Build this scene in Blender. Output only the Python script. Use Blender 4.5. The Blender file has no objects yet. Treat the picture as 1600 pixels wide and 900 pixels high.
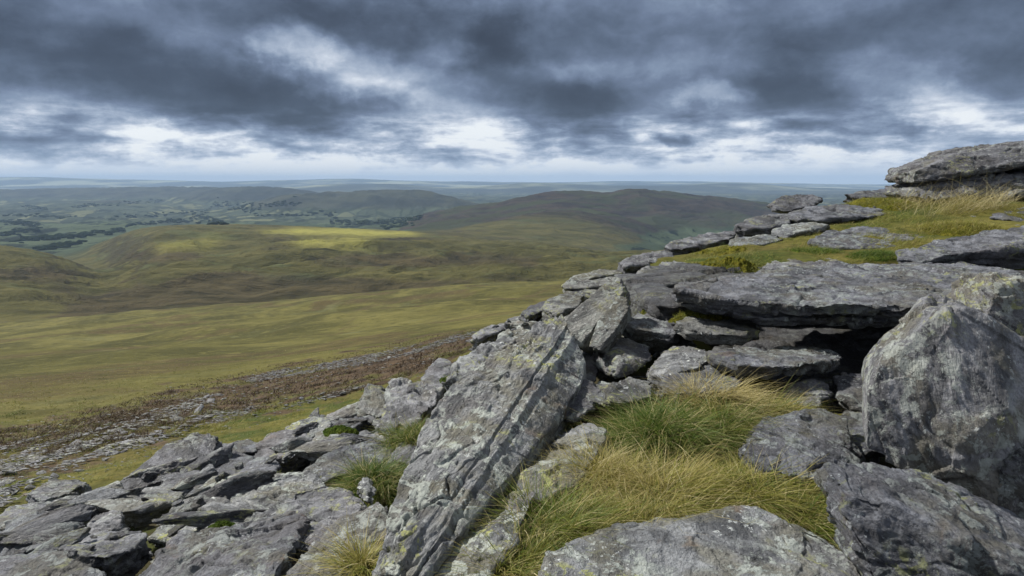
import bpy, bmesh, math, random
import numpy as np
from mathutils import Vector, Euler

scene = bpy.context.scene
COL = scene.collection
R = math.radians
rng = np.random.default_rng(7)
random.seed(7)

# ------------------------------------------------------------------ camera
F = 1067.0                       # focal length in pixels of a 1600 px wide frame
PITCH = math.atan(166 / F)       # looking slightly down
CP, SP = math.cos(PITCH), math.sin(PITCH)
cam = bpy.data.cameras.new('camera')
cam.sensor_width = 36; cam.lens = 36 * F / 1600
cam.clip_start = 0.05; cam.clip_end = 200000
camo = bpy.data.objects.new('camera', cam)
camo.location = (0, 0, 0); camo.rotation_euler = (math.pi / 2 - PITCH, 0, 0)
COL.objects.link(camo); scene.camera = camo
scene.render.resolution_x, scene.render.resolution_y = 1024, 576
scene.render.engine = 'CYCLES'
scene.cycles.use_denoising = True
scene.cycles.max_bounces = 5
scene.cycles.diffuse_bounces = 3
scene.cycles.volume_bounces = 1
scene.cycles.sample_clamp_indirect = 4
vs = scene.view_settings
vs.view_transform = 'Standard'; vs.look = 'None'; vs.gamma = 1; vs.exposure = 0.52
vs.use_curve_mapping = False

def ray(u, v):
    a, b = (u - 800) / F, (450 - v) / F
    return a, CP + b * SP, -SP + b * CP
def P(u, v, d):
    'world point at ground distance d seen at photograph position u, v'
    x, y, z = ray(u, v)
    return (x / y * d, d, z / y * d)
def proj(x, y, z):
    zc = y * CP - z * SP
    return 800 + F * x / zc, 450 - F * (y * SP + z * CP) / zc

# ------------------------------------------------------------------ node helpers
class NT:
    def __init__(s, tree): s.t = tree; s.n = tree.nodes; s.l = tree.links; s.n.clear()
    def put(s, sock, v):
        if isinstance(v, bpy.types.NodeSocket): s.l.new(v, sock)
        elif v is not None:
            if isinstance(v, (tuple, list)) and len(v) == 3 and sock.type == 'RGBA': v = (*v, 1)
            sock.default_value = v
    def node(s, kind, props=None, **inp):
        n = s.n.new(kind)
        for k, v in (props or {}).items(): setattr(n, k, v)
        for k, v in inp.items():
            key = int(k[1:]) if k[0] == 'i' and k[1:].isdigit() else k.replace('_', ' ')
            s.put(n.inputs[key], v)
        return n
    def m(s, op, a, b=None, c=None, clamp=False):
        n = s.n.new('ShaderNodeMath'); n.operation = op; n.use_clamp = clamp
        for i, v in enumerate((a, b, c)):
            if v is not None: s.put(n.inputs[i], v)
        return n.outputs[0]
    def vm(s, op, a, b=None, out=0):
        n = s.n.new('ShaderNodeVectorMath'); n.operation = op
        s.put(n.inputs[0], a)
        if b is not None:
            if op == 'SCALE': s.put(n.inputs['Scale'], b)
            else: s.put(n.inputs[1], b)
        return n.outputs['Value' if op in ('LENGTH', 'DOT_PRODUCT') else 'Vector']
    def mapr(s, v, a, b, c=0.0, d=1.0, smooth=True):
        n = s.n.new('ShaderNodeMapRange')
        n.interpolation_type = 'SMOOTHSTEP' if smooth else 'LINEAR'
        s.put(n.inputs[0], v)
        for i, x in enumerate((a, b, c, d)): s.put(n.inputs[i + 1], x)
        return n.outputs[0]
    def mapping(s, vec, loc=(0, 0, 0), rot=(0, 0, 0), sc=(1, 1, 1)):
        n = s.node('ShaderNodeMapping', None, Vector=vec)
        n.inputs['Location'].default_value = loc; n.inputs['Rotation'].default_value = rot; n.inputs['Scale'].default_value = sc
        return n.outputs[0]
    def noise(s, vec, scale, detail=4, rough=0.55, dist=0.0, col=False, lac=2.0):
        n = s.node('ShaderNodeTexNoise', None, Vector=vec, Scale=scale, Detail=detail, Roughness=rough, Distortion=dist, Lacunarity=lac)
        return n.outputs['Color' if col else 'Fac']
    def mix(s, f, a, b, mode='MIX'):
        n = s.n.new('ShaderNodeMix'); n.data_type = 'RGBA'; n.blend_type = mode; n.clamp_factor = True
        s.put(n.inputs[0], f); s.put(n.inputs[6], a); s.put(n.inputs[7], b)
        return n.outputs[2]
    def ramp(s, f, stops):
        n = s.n.new('ShaderNodeValToRGB'); s.put(n.inputs[0], f)
        e = n.color_ramp.elements
        while len(e) < len(stops): e.new(0.5)
        for el, (p, c) in zip(e, stops): el.position = p; el.color = (*c, 1)
        return n.outputs[0]

# ------------------------------------------------------------------ sun and sky
SUN = Vector((-0.62, 0.40, 0.74)).normalized()
sun = bpy.data.lights.new('sun', 'SUN'); sun.energy = 4.2; sun.angle = R(3); sun.color = (1.0, 0.955, 0.88)
suno = bpy.data.objects.new('sun', sun); suno.rotation_euler = SUN.to_track_quat('Z', 'Y').to_euler(); COL.objects.link(suno)

world = bpy.data.worlds.new('World'); scene.world = world; world.use_nodes = True
def build_sky():
    w = NT(world.node_tree)
    d = w.node('ShaderNodeTexCoord').outputs['Generated']
    sx = w.node('ShaderNodeSeparateXYZ', None, Vector=d)
    x, y, z = sx.outputs
    az = w.m('ARCTAN2', x, y); el = w.m('ARCSINE', z)
    zc = w.m('ADD', w.m('ABSOLUTE', z), 0.045)
    q = w.node('ShaderNodeCombineXYZ', None, X=w.m('DIVIDE', x, zc), Y=w.m('DIVIDE', y, zc), Z=0.0).outputs[0]
    ae = w.node('ShaderNodeCombineXYZ', None, X=az, Y=el, Z=0.0).outputs[0]
    # ragged edges: the cloud masses are warped by two octaves of turbulence
    w1 = w.vm('SUBTRACT', w.noise(w.mapping(ae, sc=(4.5, 8, 1)), 1, 3, .5, col=True), (.5, .5, .5))
    w2 = w.vm('SUBTRACT', w.noise(w.mapping(ae, sc=(19, 25, 1)), 1, 5, .62, col=True), (.5, .5, .5))
    wp = w.vm('ADD', ae, w.vm('MULTIPLY', w1, (.16, .085, 0)))
    wp = w.vm('ADD', wp, w.vm('MULTIPLY', w2, (.085, .045, 0)))
    def blob(u, v, ru, rv, tilt, soft=0.0):
        rx, ry, rz = ray(u, v)
        a0, e0 = math.atan2(rx, ry), math.atan2(rz, math.hypot(rx, ry))
        t = R(tilt); c, s_ = math.cos(t), math.sin(t)
        v_ = w.mapping(w.vm('SUBTRACT', wp, (a0, e0, 0)), rot=(0, 0, -t))
        v_ = w.vm('MULTIPLY', v_, (F / ru, F / rv, 0))
        return w.mapr(w.vm('LENGTH', v_), .30, 1.22, 1.0, 0.0)
    dens = w.mapr(el, 0.062, 0.130, 0.15, 0.50)
    dens = w.m('ADD', dens, w.mapr(el, 0.10, 0.26, 0.0, 0.10))
    n1 = w.noise(w.mapping(q, sc=(.30, .55, 1)), 1, 6, .58, .6)
    n2 = w.noise(w.mapping(ae, sc=(5.0, 10, 1), loc=(3, 1, 0)), 1, 7, .58, .5)
    n3 = w.noise(w.mapping(ae, sc=(3.4, 6, 1), loc=(8, 4, 0)), 1, 7, .56, .3)
    dens = w.m('ADD', dens, w.m('MULTIPLY', w.m('SUBTRACT', n1, .5), w.mapr(el, .02, .12, .30, .04)))
    dens = w.m('ADD', dens, w.m('MULTIPLY', w.m('SUBTRACT', n2, .5), .52))
    dens = w.m('ADD', dens, w.m('MULTIPLY', w.m('SUBTRACT', n3, .5), .60))
    n4 = w.noise(w.mapping(ae, sc=(6, 34, 1), loc=(1, 7, 0)), 1, 7, .58, .4)
    n5 = w.noise(w.mapping(ae, sc=(18, 60, 1), loc=(5, 2, 0)), 1, 5, .62, .2)
    low = w.m('MULTIPLY', w.mapr(el, .118, .075), w.mapr(el, .008, .026))
    dens = w.m('ADD', dens, w.m('MULTIPLY', w.m('SUBTRACT', n4, .49), w.m('MULTIPLY', low, 1.25)))
    dens = w.m('ADD', dens, w.m('MULTIPLY', w.m('SUBTRACT', n5, .5), w.m('MULTIPLY', low, 1.1)))
    n7 = w.noise(w.mapping(ae, sc=(38, 56, 1), loc=(4, 3, 0)), 1, 5, .65, .3)
    dens = w.m('ADD', dens, w.m('MULTIPLY', w.m('SUBTRACT', n7, .5), .22))
    n6 = w.noise(w.mapping(ae, sc=(12, 19, 1), loc=(2, 9, 0)), 1, 7, .62, .4)
    dens = w.m('ADD', dens, w.m('MULTIPLY', w.m('SUBTRACT', n6, .5), w.mapr(el, .06, .12, 0, .42)))
    blobs = [  # u, v, half width, half height, tilt in degrees, strength
        (300, 140, 330, 62, -9, .50), (480, 165, 190, 32, -2, .25), (85, 200, 150, 28, -5, .42), (30, 95, 200, 40, -12, .12),
        (610, 45, 260, 62, -3, .42), (772, 100, 70, 85, 0, .30), (885, 185, 105, 62, 4, .42), (900, 60, 150, 70, 0, .18),
        (1060, 165, 250, 50, -3, .34), (1290, 150, 150, 52, -8, .42), (1480, 60, 260, 70, 0, .26), (1160, 60, 200, 50, 0, .16),
        (1585, 130, 110, 40, 10, .22), (1430, 200, 190, 14, -2, .20), (1270, 214, 80, 20, -6, .38), (1044, 211, 36, 13, -8, .42),
        (1590, 215, 160, 40, 0, .16), (230, 40, 240, 50, -6, .12),
        (445, 78, 66, 36, -6, -.42), (560, 105, 100, 30, -8, -.16), (1385, 120, 110, 40, -12, -.30), (1440, 160, 90, 22, 0, -.25),
        (585, 150, 95, 22, -6, -.26), (1110, 155, 66, 15, -3, -.26), (905, 110, 60, 26, -10, -.16), (700, 75, 60, 26, 0, -.20),
        (690, 205, 220, 26, -3, -.06), (240, 215, 60, 26, 0, -.30), (1000, 262, 700, 14, 0, -.14), (300, 262, 420, 16, 0, -.10), (1150, 232, 300, 9, 1, .16), (560, 228, 220, 8, -1, .14), (860, 250, 260, 7, 0, .12), (320, 238, 200, 8, 1, .10)]
    for (u, v, ru, rv, t, k) in blobs:
        dens = w.m('ADD', dens, w.m('MULTIPLY', blob(u, v, ru, rv, t), k))
    # away from the view (overhead and behind) thinner cloud is invented to fill-light the rocks
    thin = w.m('MAXIMUM', w.mapr(z, .36, .62), w.mapr(w.m('ADD', y, w.m('MULTIPLY', z, -1.2)), .1, -.6))
    dens = w.m('ADD', dens, w.m('MULTIPLY', thin, -.30))
    colr = w.ramp(w.m('MULTIPLY', dens, 1 / 1.25, clamp=True), [
        (0.0, (.92, .95, .98)), (.10, (.74, .79, .86)), (.17, (.56, .62, .72)), (.27, (.38, .45, .57)), (.40, (.22, .285, .40)), (.52, (.145, .19, .285)),
        (.66, (.094, .126, .190)), (.82, (.055, .074, .113)), (1.0, (.036, .048, .075))])
    colr = w.mix(w.mapr(el, .035, -.004), colr, (.74, .80, .88))
    colr = w.mix(w.m('MULTIPLY', thin, .92), colr, w.mix(w.m('MULTIPLY', dens, 1.3, clamp=True), (.33, .35, .39), (.18, .20, .24)))
    sky = w.node('ShaderNodeTexSky', dict(sky_type='NISHITA', sun_disc=False, sun_elevation=math.asin(SUN.z),
                 sun_rotation=math.atan2(SUN.x, SUN.y)))
    b1 = w.node('ShaderNodeBackground', None, Color=sky.outputs[0], Strength=.08)
    b2 = w.node('ShaderNodeBackground', None, Color=colr, Strength=.72)
    mx = w.node('ShaderNodeMixShader', None, i0=w.mapr(dens, -.05, .15, .90, 1.0), i1=b1.outputs[0], i2=b2.outputs[0])
    out = w.node('ShaderNodeOutputWorld', None, Surface=mx.outputs[0])
build_sky()
world.cycles.sampling_method = 'MANUAL'; world.cycles.sample_map_resolution = 512

# ------------------------------------------------------------------ numeric noise
_g = rng.normal(size=(256, 3)).astype(np.float32); _g /= np.linalg.norm(_g, axis=1)[:, None]
def pnoise(p, seed=0):
    p = np.asarray(p, np.float32)
    i0 = np.floor(p).astype(np.int64); f = p - i0; w_ = f * f * f * (f * (f * 6 - 15) + 10)
    out = np.zeros(len(p), np.float32)
    for dx in (0, 1):
        for dy in (0, 1):
            for dz in (0, 1):
                h = (i0[:, 0] + dx) * 73856093 ^ (i0[:, 1] + dy) * 19349663 ^ (i0[:, 2] + dz) * 83492791 ^ seed * 2654435
                h = (h ^ (h >> 13)) & 255
                g = _g[h]
                dt = g[:, 0] * (f[:, 0] - dx) + g[:, 1] * (f[:, 1] - dy) + g[:, 2] * (f[:, 2] - dz)
                wt = (w_[:, 0] if dx else 1 - w_[:, 0]) * (w_[:, 1] if dy else 1 - w_[:, 1]) * (w_[:, 2] if dz else 1 - w_[:, 2])
                out += dt * wt
    return out * 1.6
def fbm(p, octv=4, seed=0, gain=.5):
    p = np.asarray(p, np.float32); o = np.zeros(len(p), np.float32); a = 1.0
    for k in range(octv):
        o += a * pnoise(p, seed + k); p = p * 2.03 + 3.7; a *= gain
    return o
def sstep(x, a, b):
    t = np.clip((x - a) / (b - a), 0, 1); return t * t * (3 - 2 * t)
def inpoly(u, v, poly):
    u = np.asarray(u); v = np.asarray(v); r = np.zeros(u.shape, bool); n = len(poly)
    for i in range(n):
        x1, y1 = poly[i]; x2, y2 = poly[(i + 1) % n]
        if y1 == y2: continue
        c = ((y1 > v) != (y2 > v)) & (u < (x2 - x1) * (v - y1) / (y2 - y1) + x1)
        r ^= c
    return r

def mesh_np(name, verts, faces, mat, smooth=True, parent=None, attrs=None, loc=None):
    'faces: (N,4) or (N,3) integer array'
    me = bpy.data.meshes.new(name); verts = np.asarray(verts, np.float32)
    if loc is not None: verts = verts - np.asarray(loc, np.float32)
    k = faces.shape[1]
    me.vertices.add(len(verts)); me.vertices.foreach_set('co', verts.ravel())
    me.loops.add(faces.size); me.loops.foreach_set('vertex_index', faces.astype(np.int32).ravel())
    me.polygons.add(len(faces)); me.polygons.foreach_set('loop_start', np.arange(0, faces.size, k, dtype=np.int32))
    me.update(calc_edges=True)
    if smooth: me.polygons.foreach_set('use_smooth', np.ones(len(faces), bool))
    for nm, arr in (attrs or {}).items():
        at = me.attributes.new(nm, 'FLOAT', 'POINT'); at.data.foreach_set('value', arr.astype(np.float32))
    me.materials.append(mat)
    o = bpy.data.objects.new(name, me); COL.objects.link(o)
    if loc is not None: o.location = loc
    if parent: o.parent = parent
    return o
def tag(o, label=None, cat=None, group=None, kind=None):
    for k, v in (('label', label), ('category', cat), ('group', group), ('kind', kind)):
        if v: o[k] = v
    return o
# ------------------------------------------------------------------ terrain: one fan-shaped sheet from the feet to the horizon
def L(D, *uv):
    'control line across the view: photograph positions (u, v) at distance D -> (a, lnD, slope)'
    r = []
    for t in uv:
        d = t[2] if len(t) > 2 else D
        x, y, z = P(t[0], t[1], d); r.append((x / y, math.log(d), z / y))
    return np.array(sorted(r))
def Z(D, *az):
    return np.array(sorted((a, math.log(D), z / D) for a, z in az))
LINES = [
 Z(.3, (-1, -1.5), (1, -1.5)),
 Z(1.6, (-1, -1.85), (-.3, -1.75), (0, -1.75), (.4, -1.72), (1, -1.7)),
 Z(2.4, (-.9, -1.95), (-.6, -1.9), (-.3, -1.85), (-.1, -1.72), (.03, -1.52), (.3, -1.5), (.5, -1.6), (.8, -1.65), (1, -1.6)),
 Z(3.1, (-.9, -2.2), (-.6, -2.1), (-.3, -2.0), (-.05, -1.75), (.08, -1.5), (.2, -1.42), (.4, -1.42), (.55, -1.5), (.8, -1.6)),
 Z(4, (-.9, -2.65), (-.7, -2.5), (-.4, -2.25), (-.15, -2.05), (0, -1.7), (.1, -1.5), (.2, -1.38), (.32, -1.4), (.42, -1.52), (.6, -1.56), (.8, -1.45)),
 Z(6, (-.9, -3.3), (-.7, -3.1), (-.4, -2.7), (-.15, -2.1), (0, -1.75), (.12, -1.42), (.2, -1.4), (.3, -1.62), (.8, -1.62)),
 Z(7.2, (-.8, -3.5), (-.4, -3.0), (-.15, -2.4), (-.02, -2.0), (.12, -1.4), (.2, -1.15), (.26, -1.4), (.8, -1.4)),
 Z(7.9, (-.8, -3.7), (-.4, -3.2), (-.15, -2.65), (-.02, -2.2), (.12, -1.4), (.2, -1.05), (.3, -.93), (.8, -.9)),
 Z(9, (-.75, -4.1), (-.4, -3.55), (-.2, -3.1), (-.05, -2.5), (.05, -1.9), (.15, -1.32), (.2, -1.02), (.3, -.92), (.5, -.79), (.75, -.7)),
 Z(13, (-.75, -5.3), (-.4, -4.75), (-.15, -4.2), (-.05, -3.7), (.05, -3.1), (.15, -2.4), (.25, -1.65), (.32, -1.0), (.38, -.74), (.5, -.42), (.6, -.3), (.75, -.25)),
 Z(30, (-.75, -10.3), (-.4, -9.7), (-.2, -8.5), (-.1, -7.5), (0, -6.8), (.15, -5.8), (.4, -4), (.75, -2.5)),
 L(75, (0, 598), (350, 578), (600, 550), (700, 530), (800, 513), (1000, 480), (1300, 440)),
 L(200, (0, 560), (400, 540), (700, 505), (850, 483), (1000, 470), (1300, 440)),
 L(500, (0, 520), (400, 498), (700, 472), (850, 460), (1000, 450), (1300, 430)),
 L(900, (0, 505), (100, 500), (220, 490), (350, 478), (470, 466), (600, 455), (700, 447), (850, 440), (1000, 432), (1300, 410)),
 L(1250, (0, 500), (60, 498), (120, 494), (220, 496), (350, 490), (600, 470), (700, 462), (850, 452), (1000, 445), (1300, 425)),
 L(1700, (0, 445), (60, 452), (110, 462), (160, 468), (230, 452), (300, 440), (400, 446), (480, 440), (600, 432), (700, 430), (850, 418), (1000, 412), (1300, 400)),
 L(2400, (0, 390), (60, 398), (120, 418), (168, 436), (210, 412), (260, 388), (300, 395), (360, 400), (430, 388), (600, 388), (700, 390), (850, 392), (950, 400), (1100, 395), (1300, 390)),
 L(3100, (0, 408), (60, 415), (120, 422), (165, 420), (200, 392), (240, 364), (300, 360), (400, 368), (500, 372), (640, 375), (760, 379), (850, 382), (950, 398), (1100, 395), (1300, 390)),
 L(3900, (0, 398), (60, 402), (110, 402), (150, 386), (200, 362), (240, 353), (350, 350), (450, 353), (560, 358), (640, 362), (700, 364), (760, 370), (850, 376), (920, 384), (1000, 398), (1100, 400), (1300, 385)),
 L(5000, (0, 376), (200, 376), (400, 374), (560, 370), (640, 366), (690, 358), (740, 348), (790, 338), (850, 334), (920, 337), (970, 346), (1010, 366), (1060, 385), (1200, 372), (1400, 360)),
 L(5800, (0, 366), (500, 362), (620, 358), (680, 348), (740, 340), (800, 336), (850, 330), (920, 328), (1000, 340), (1080, 352), (1200, 350), (1400, 350)),
 L(7000, (0, 352), (200, 352), (400, 352), (600, 352), (640, 350), (665, 336), (700, 327), (730, 323), (790, 315), (830, 303), (870, 301), (930, 301), (1000, 297), (1050, 302), (1120, 309), (1200, 320), (1400, 334)),
 L(9000, (0, 338), (350, 342), (400, 338), (600, 340), (720, 336), (1000, 330), (1400, 332)),
 L(10500, (0, 330), (150, 327), (300, 334), (360, 330), (400, 318), (440, 305), (480, 302), (520, 301), (560, 300), (600, 298), (660, 298), (700, 304), (750, 316), (790, 322), (1000, 322), (1400, 322)),
 L(12500, (0, 322), (150, 316), (200, 314), (260, 322), (330, 326), (400, 324), (700, 322), (1000, 316), (1400, 316)),
 L(14500, (0, 314), (200, 314), (270, 318), (300, 306), (325, 297), (350, 294), (400, 292), (450, 294), (490, 301), (560, 312), (800, 314), (1400, 312)),
 L(17500, (0, 297), (100, 295), (200, 293), (280, 292), (330, 293), (420, 300), (560, 306), (800, 308), (1400, 306)),
 L(22000, (0, 306), (300, 304), (560, 302), (800, 304), (900, 303), (1000, 300), (1200, 301), (1400, 300)),
 L(27000, (0, 300), (400, 297), (500, 288), (620, 287), (690, 293), (760, 292), (800, 287), (835, 284), (880, 287), (950, 290), (1040, 290), (1110, 286), (1180, 287), (1250, 293), (1330, 297), (1400, 298)),
 L(33000, (0, 295), (400, 294), (640, 294), (1000, 296), (1400, 298)),
 L(45000, (-100, 278), (0, 277), (90, 277), (200, 281), (330, 284), (420, 282), (560, 279), (700, 284), (850, 285), (980, 283), (1120, 284), (1300, 288), (1450, 289), (1700, 288)),
 L(70000, (0, 288), (1600, 291)),
]
NA, NR = 900, 1250
A = np.linspace(-1.35, 1.35, NA)
def gsm(x, s):
    if s < .5: return x
    k = np.arange(-int(3 * s), int(3 * s) + 1); g = np.exp(-k * k / (2 * s * s)); g /= g.sum()
    return np.convolve(np.pad(x, len(k) // 2, mode='edge'), g, mode='valid')
KL, KZ = [], []
for i, ln in enumerate(LINES):
    s = np.interp(A, ln[:, 0], ln[:, 2]); l = np.interp(A, ln[:, 0], ln[:, 1])
    sg = 14 if i < 8 else 6
    KL.append(gsm(l, sg)); KZ.append(gsm(s, sg) * np.exp(KL[-1]))
KL = np.array(KL); KZ = np.array(KZ)
LR = np.linspace(math.log(.3), math.log(70000), NR)
def radial():
    h = np.diff(KL, axis=0); d = np.diff(KZ, axis=0) / h
    m = np.zeros_like(KZ); m[0] = d[0]; m[-1] = d[-1]
    w1 = 2 * h[1:] + h[:-1]; w2 = h[1:] + 2 * h[:-1]
    ok = d[1:] * d[:-1] > 0
    with np.errstate(divide='ignore', invalid='ignore'):
        m[1:-1] = np.where(ok, (w1 + w2) / (w1 / d[:-1] + w2 / d[1:]), 0)
    out = np.zeros((NR, NA))
    for j in range(NA):
        k = np.clip(np.searchsorted(KL[:, j], LR) - 1, 0, len(KL) - 2)
        t = (LR - KL[k, j]) / h[k, j]; t = np.clip(t, 0, 1); t2, t3 = t * t, t ** 3
        out[:, j] = ((2 * t3 - 3 * t2 + 1) * KZ[k, j] + (t3 - 2 * t2 + t) * h[k, j] * m[k, j]
                     + (-2 * t3 + 3 * t2) * KZ[k + 1, j] + (t3 - t2) * h[k, j] * m[k + 1, j])
    return out
TZ = radial()
DD = np.exp(LR)[:, None] * np.ones((1, NA)); XX = A[None, :] * DD
def relief():
    n = DD.size; x = XX.ravel(); y = DD.ravel(); q = np.zeros(n)
    def nz(sc, octv, seed, ax=1.0, lo=0, hi=1e9):
        o = np.zeros(n); s_ = (y > lo) & (y < hi)
        o[s_] = fbm(np.stack([x[s_] * ax / sc, y[s_] / sc, np.zeros(s_.sum())], 1), octv, seed); return o
    fade = lambda a, b, c, d: sstep(y, a, b) * (1 - sstep(y, c, d))
    q += .05 * nz(.9, 5, 1, 1, 0, 60) * fade(0, 1, 30, 60)
    q += .14 * nz(5, 4, 5, 1, 8, 150) * fade(9, 20, 60, 150)
    q += .10 * nz(1.3, 4, 6, 1, 8, 110) * fade(9, 16, 50, 110)
    q += .22 * nz(9, 4, 7, 1, 40, 700) * fade(50, 120, 400, 700)
    q += 1.8 * nz(85, 3, 9, 1, 40, 1500) * fade(50, 140, 900, 1500)
    q += 6.0 * nz(190, 4, 13, 1, 150, 2000) * fade(150, 400, 1000, 2000)
    # gullies and spurs on the hills
    s_ = (y > 1000) & (y < 6500); al = (x * .62 + y * .78) * .30; ac = (x * .78 - y * .62)
    gg = np.zeros(n); gg[s_] = 1 - np.abs(fbm(np.stack([al[s_], ac[s_], np.zeros(s_.sum())], 1) / 330, 5, 21, .45)) * 1.7
    q += 34 * (gg - .55) * fade(1150, 1900, 2700, 3600)
    g2 = 1 - np.abs(nz(210, 4, 25, 1.6, 1000, 6500)) * 1.7
    q += 5 * (g2 - .5) * fade(1150, 1700, 3000, 6000)
    g4 = 1 - np.abs(nz(70, 4, 27, 1, 1000, 5000)) * 1.7
    q += 2.5 * (g4 - .5) * fade(1100, 1500, 2900, 4800)
    g3 = 1 - np.abs(nz(1100, 5, 29, 1, 3500, 30000)) * 1.7
    q += 55 * (g3 - .55) * fade(4000, 5500, 16000, 28000)
    q += 40 * nz(5000, 4, 33, 1, 14000, 80000) * fade(15000, 26000, 60000, 80000)
    return q.reshape(DD.shape)
TZ = TZ + relief()
def ground_z(x, y):
    x = np.asarray(x, float); y = np.maximum(np.asarray(y, float), .31)
    fa = np.clip((x / y - A[0]) / (A[1] - A[0]), 0, NA - 1.001); fr = np.clip((np.log(y) - LR[0]) / (LR[1] - LR[0]), 0, NR - 1.001)
    i, j = fr.astype(int), fa.astype(int); p, q = fr - i, fa - j
    return (TZ[i, j] * (1 - p) * (1 - q) + TZ[i + 1, j] * p * (1 - q) + TZ[i, j + 1] * (1 - p) * q + TZ[i + 1, j + 1] * p * q)
def ground_hit(u, v, dmin=1.0, dmax=60000):
    x, y, z = ray(u, v); a, s = x / y, z / y
    d = np.exp(np.linspace(math.log(dmin), math.log(dmax), 1500)); h = ground_z(a * d, d) - s * d
    k = np.argmax(h > 0)
    return (a * d[k], d[k], h[k] + s * d[k]) if h[k] > 0 else None

UU, VV = proj(XX, DD, TZ)
_w = fbm(np.stack([XX.ravel() / DD.ravel() * 14, np.log(DD).ravel() * 9, np.zeros(DD.size)], 1), 4, 77).reshape(DD.shape)
_w2 = fbm(np.stack([XX.ravel() / DD.ravel() * 40, np.log(DD).ravel() * 40, np.zeros(DD.size)], 1), 3, 99).reshape(DD.shape)
def mask(polys, lo, hi, wu=40, wv=10):
    'vegetation and painted sunlight boundaries on the hillside, frayed by noise'
    o = np.zeros(DD.shape); s_ = (DD > lo) & (DD < hi)
    u = UU[s_] + wu * _w[s_] + wu * .4 * _w2[s_]; v = VV[s_] + wv * _w[s_] + wv * .5 * _w2[s_]
    t = np.zeros(u.shape)
    for p in polys: t = np.maximum(t, inpoly(u, v, p))
    o[s_] = t
    k = np.array([.25, .5, .25])
    for _ in range(2):
        o[1:-1] = k[0] * o[:-2] + k[1] * o[1:-1] + k[2] * o[2:]
        o[:, 1:-1] = k[0] * o[:, :-2] + k[1] * o[:, 1:-1] + k[2] * o[:, 2:]
    return o
HEATHER = mask([[(900, 495), (760, 512), (640, 538), (520, 565), (420, 582), (335, 606), (342, 640), (430, 632), (520, 612), (600, 598), (680, 568), (760, 532), (900, 510)],
                [(150, 660), (340, 600), (420, 585), (420, 640), (330, 655), (230, 690), (60, 735), (90, 700)],
                [(-200, 720), (0, 672), (160, 650), (330, 612), (345, 640), (240, 668), (120, 690), (0, 712), (-200, 760)],
                [(0, 735), (100, 715), (180, 705), (120, 740), (0, 770), (-80, 760)],
                [(560, 590), (650, 572), (700, 560), (690, 572), (620, 590)]], 9, 130, 70, 13)
SUNPATCH = mask([[(400, 361), (470, 357), (560, 358), (640, 364), (600, 369), (520, 367), (430, 366)],
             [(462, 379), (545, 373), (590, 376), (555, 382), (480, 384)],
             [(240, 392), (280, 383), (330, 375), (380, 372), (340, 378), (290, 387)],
             [(560, 369), (600, 363), (650, 361), (640, 370)]], 2300, 4600, 22, 3)  # pools of sunlight on the plateau, painted in as pale grass
def soften(o, k):
    for _ in range(k):
        o[1:-1] = .25 * o[:-2] + .5 * o[1:-1] + .25 * o[2:]; o[:, 1:-1] = .25 * o[:, :-2] + .5 * o[:, 1:-1] + .25 * o[:, 2:]
    return o
SUNPATCH = soften(SUNPATCH, 20)
BROWN = mask([[(470, 405), (560, 396), (640, 400), (720, 412), (640, 420), (540, 416)], [(610, 398), (760, 395), (860, 402), (820, 414), (700, 414)],
              [(180, 395), (300, 392), (330, 405), (240, 412)], [(0, 420), (60, 415), (130, 430), (100, 440), (0, 440)],
              [(120, 480), (220, 455), (330, 448), (400, 455), (260, 485)], [(60, 500), (200, 438), (330, 425), (480, 432), (640, 438), (760, 436), (700, 452), (600, 462), (470, 470), (350, 486), (220, 500)]], 1200, 3900, 30, 6)
def sheet(name, r0, r1, mat, attrs, extra_back=False):
    n = r1 - r0
    vtx = np.stack([XX[r0:r1], DD[r0:r1], TZ[r0:r1]], -1).reshape(-1, 3)
    at = {k: v[r0:r1].reshape(-1) for k, v in attrs.items()}
    if extra_back:
        b = np.stack([np.linspace(-60, 60, NA), np.full(NA, -60.0), np.linspace(-14, 2, NA)], -1)
        b2 = np.stack([np.linspace(-8, 8, NA), np.full(NA, -4.0), np.linspace(-3.2, -1.0, NA)], -1)
        vtx = np.concatenate([b, b2, vtx]); at = {k: np.concatenate([np.zeros(2 * NA), v]) for k, v in at.items()}; n += 2
    i = np.arange(n - 1)[:, None] * NA + np.arange(NA - 1)[None, :]
    f = np.stack([i, i + 1, i + NA + 1, i + NA], -1).reshape(-1, 4)
    return tag(mesh_np(name, vtx, f, mat, attrs=at), kind='structure')

def attr(w, name): return w.node('ShaderNodeAttribute', dict(attribute_name=name)).outputs['Fac']
def newmat(name):
    m = bpy.data.materials.new(name); m.use_nodes = True; return m, NT(m.node_tree)
def finish(w, col, rough=.9, bump=None, dist=.02, strength=1.0, spec=.25, normal=None):
    nrm = normal
    if bump is not None:
        nrm = w.node('ShaderNodeBump', None, Height=bump, Distance=dist, Strength=strength).outputs[0]
    b = w.node('ShaderNodeBsdfPrincipled', None, Base_Color=col, Roughness=rough, Specular_IOR_Level=spec, Normal=nrm)
    w.node('ShaderNodeOutputMaterial', None, Surface=b.outputs[0]); return b

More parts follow.
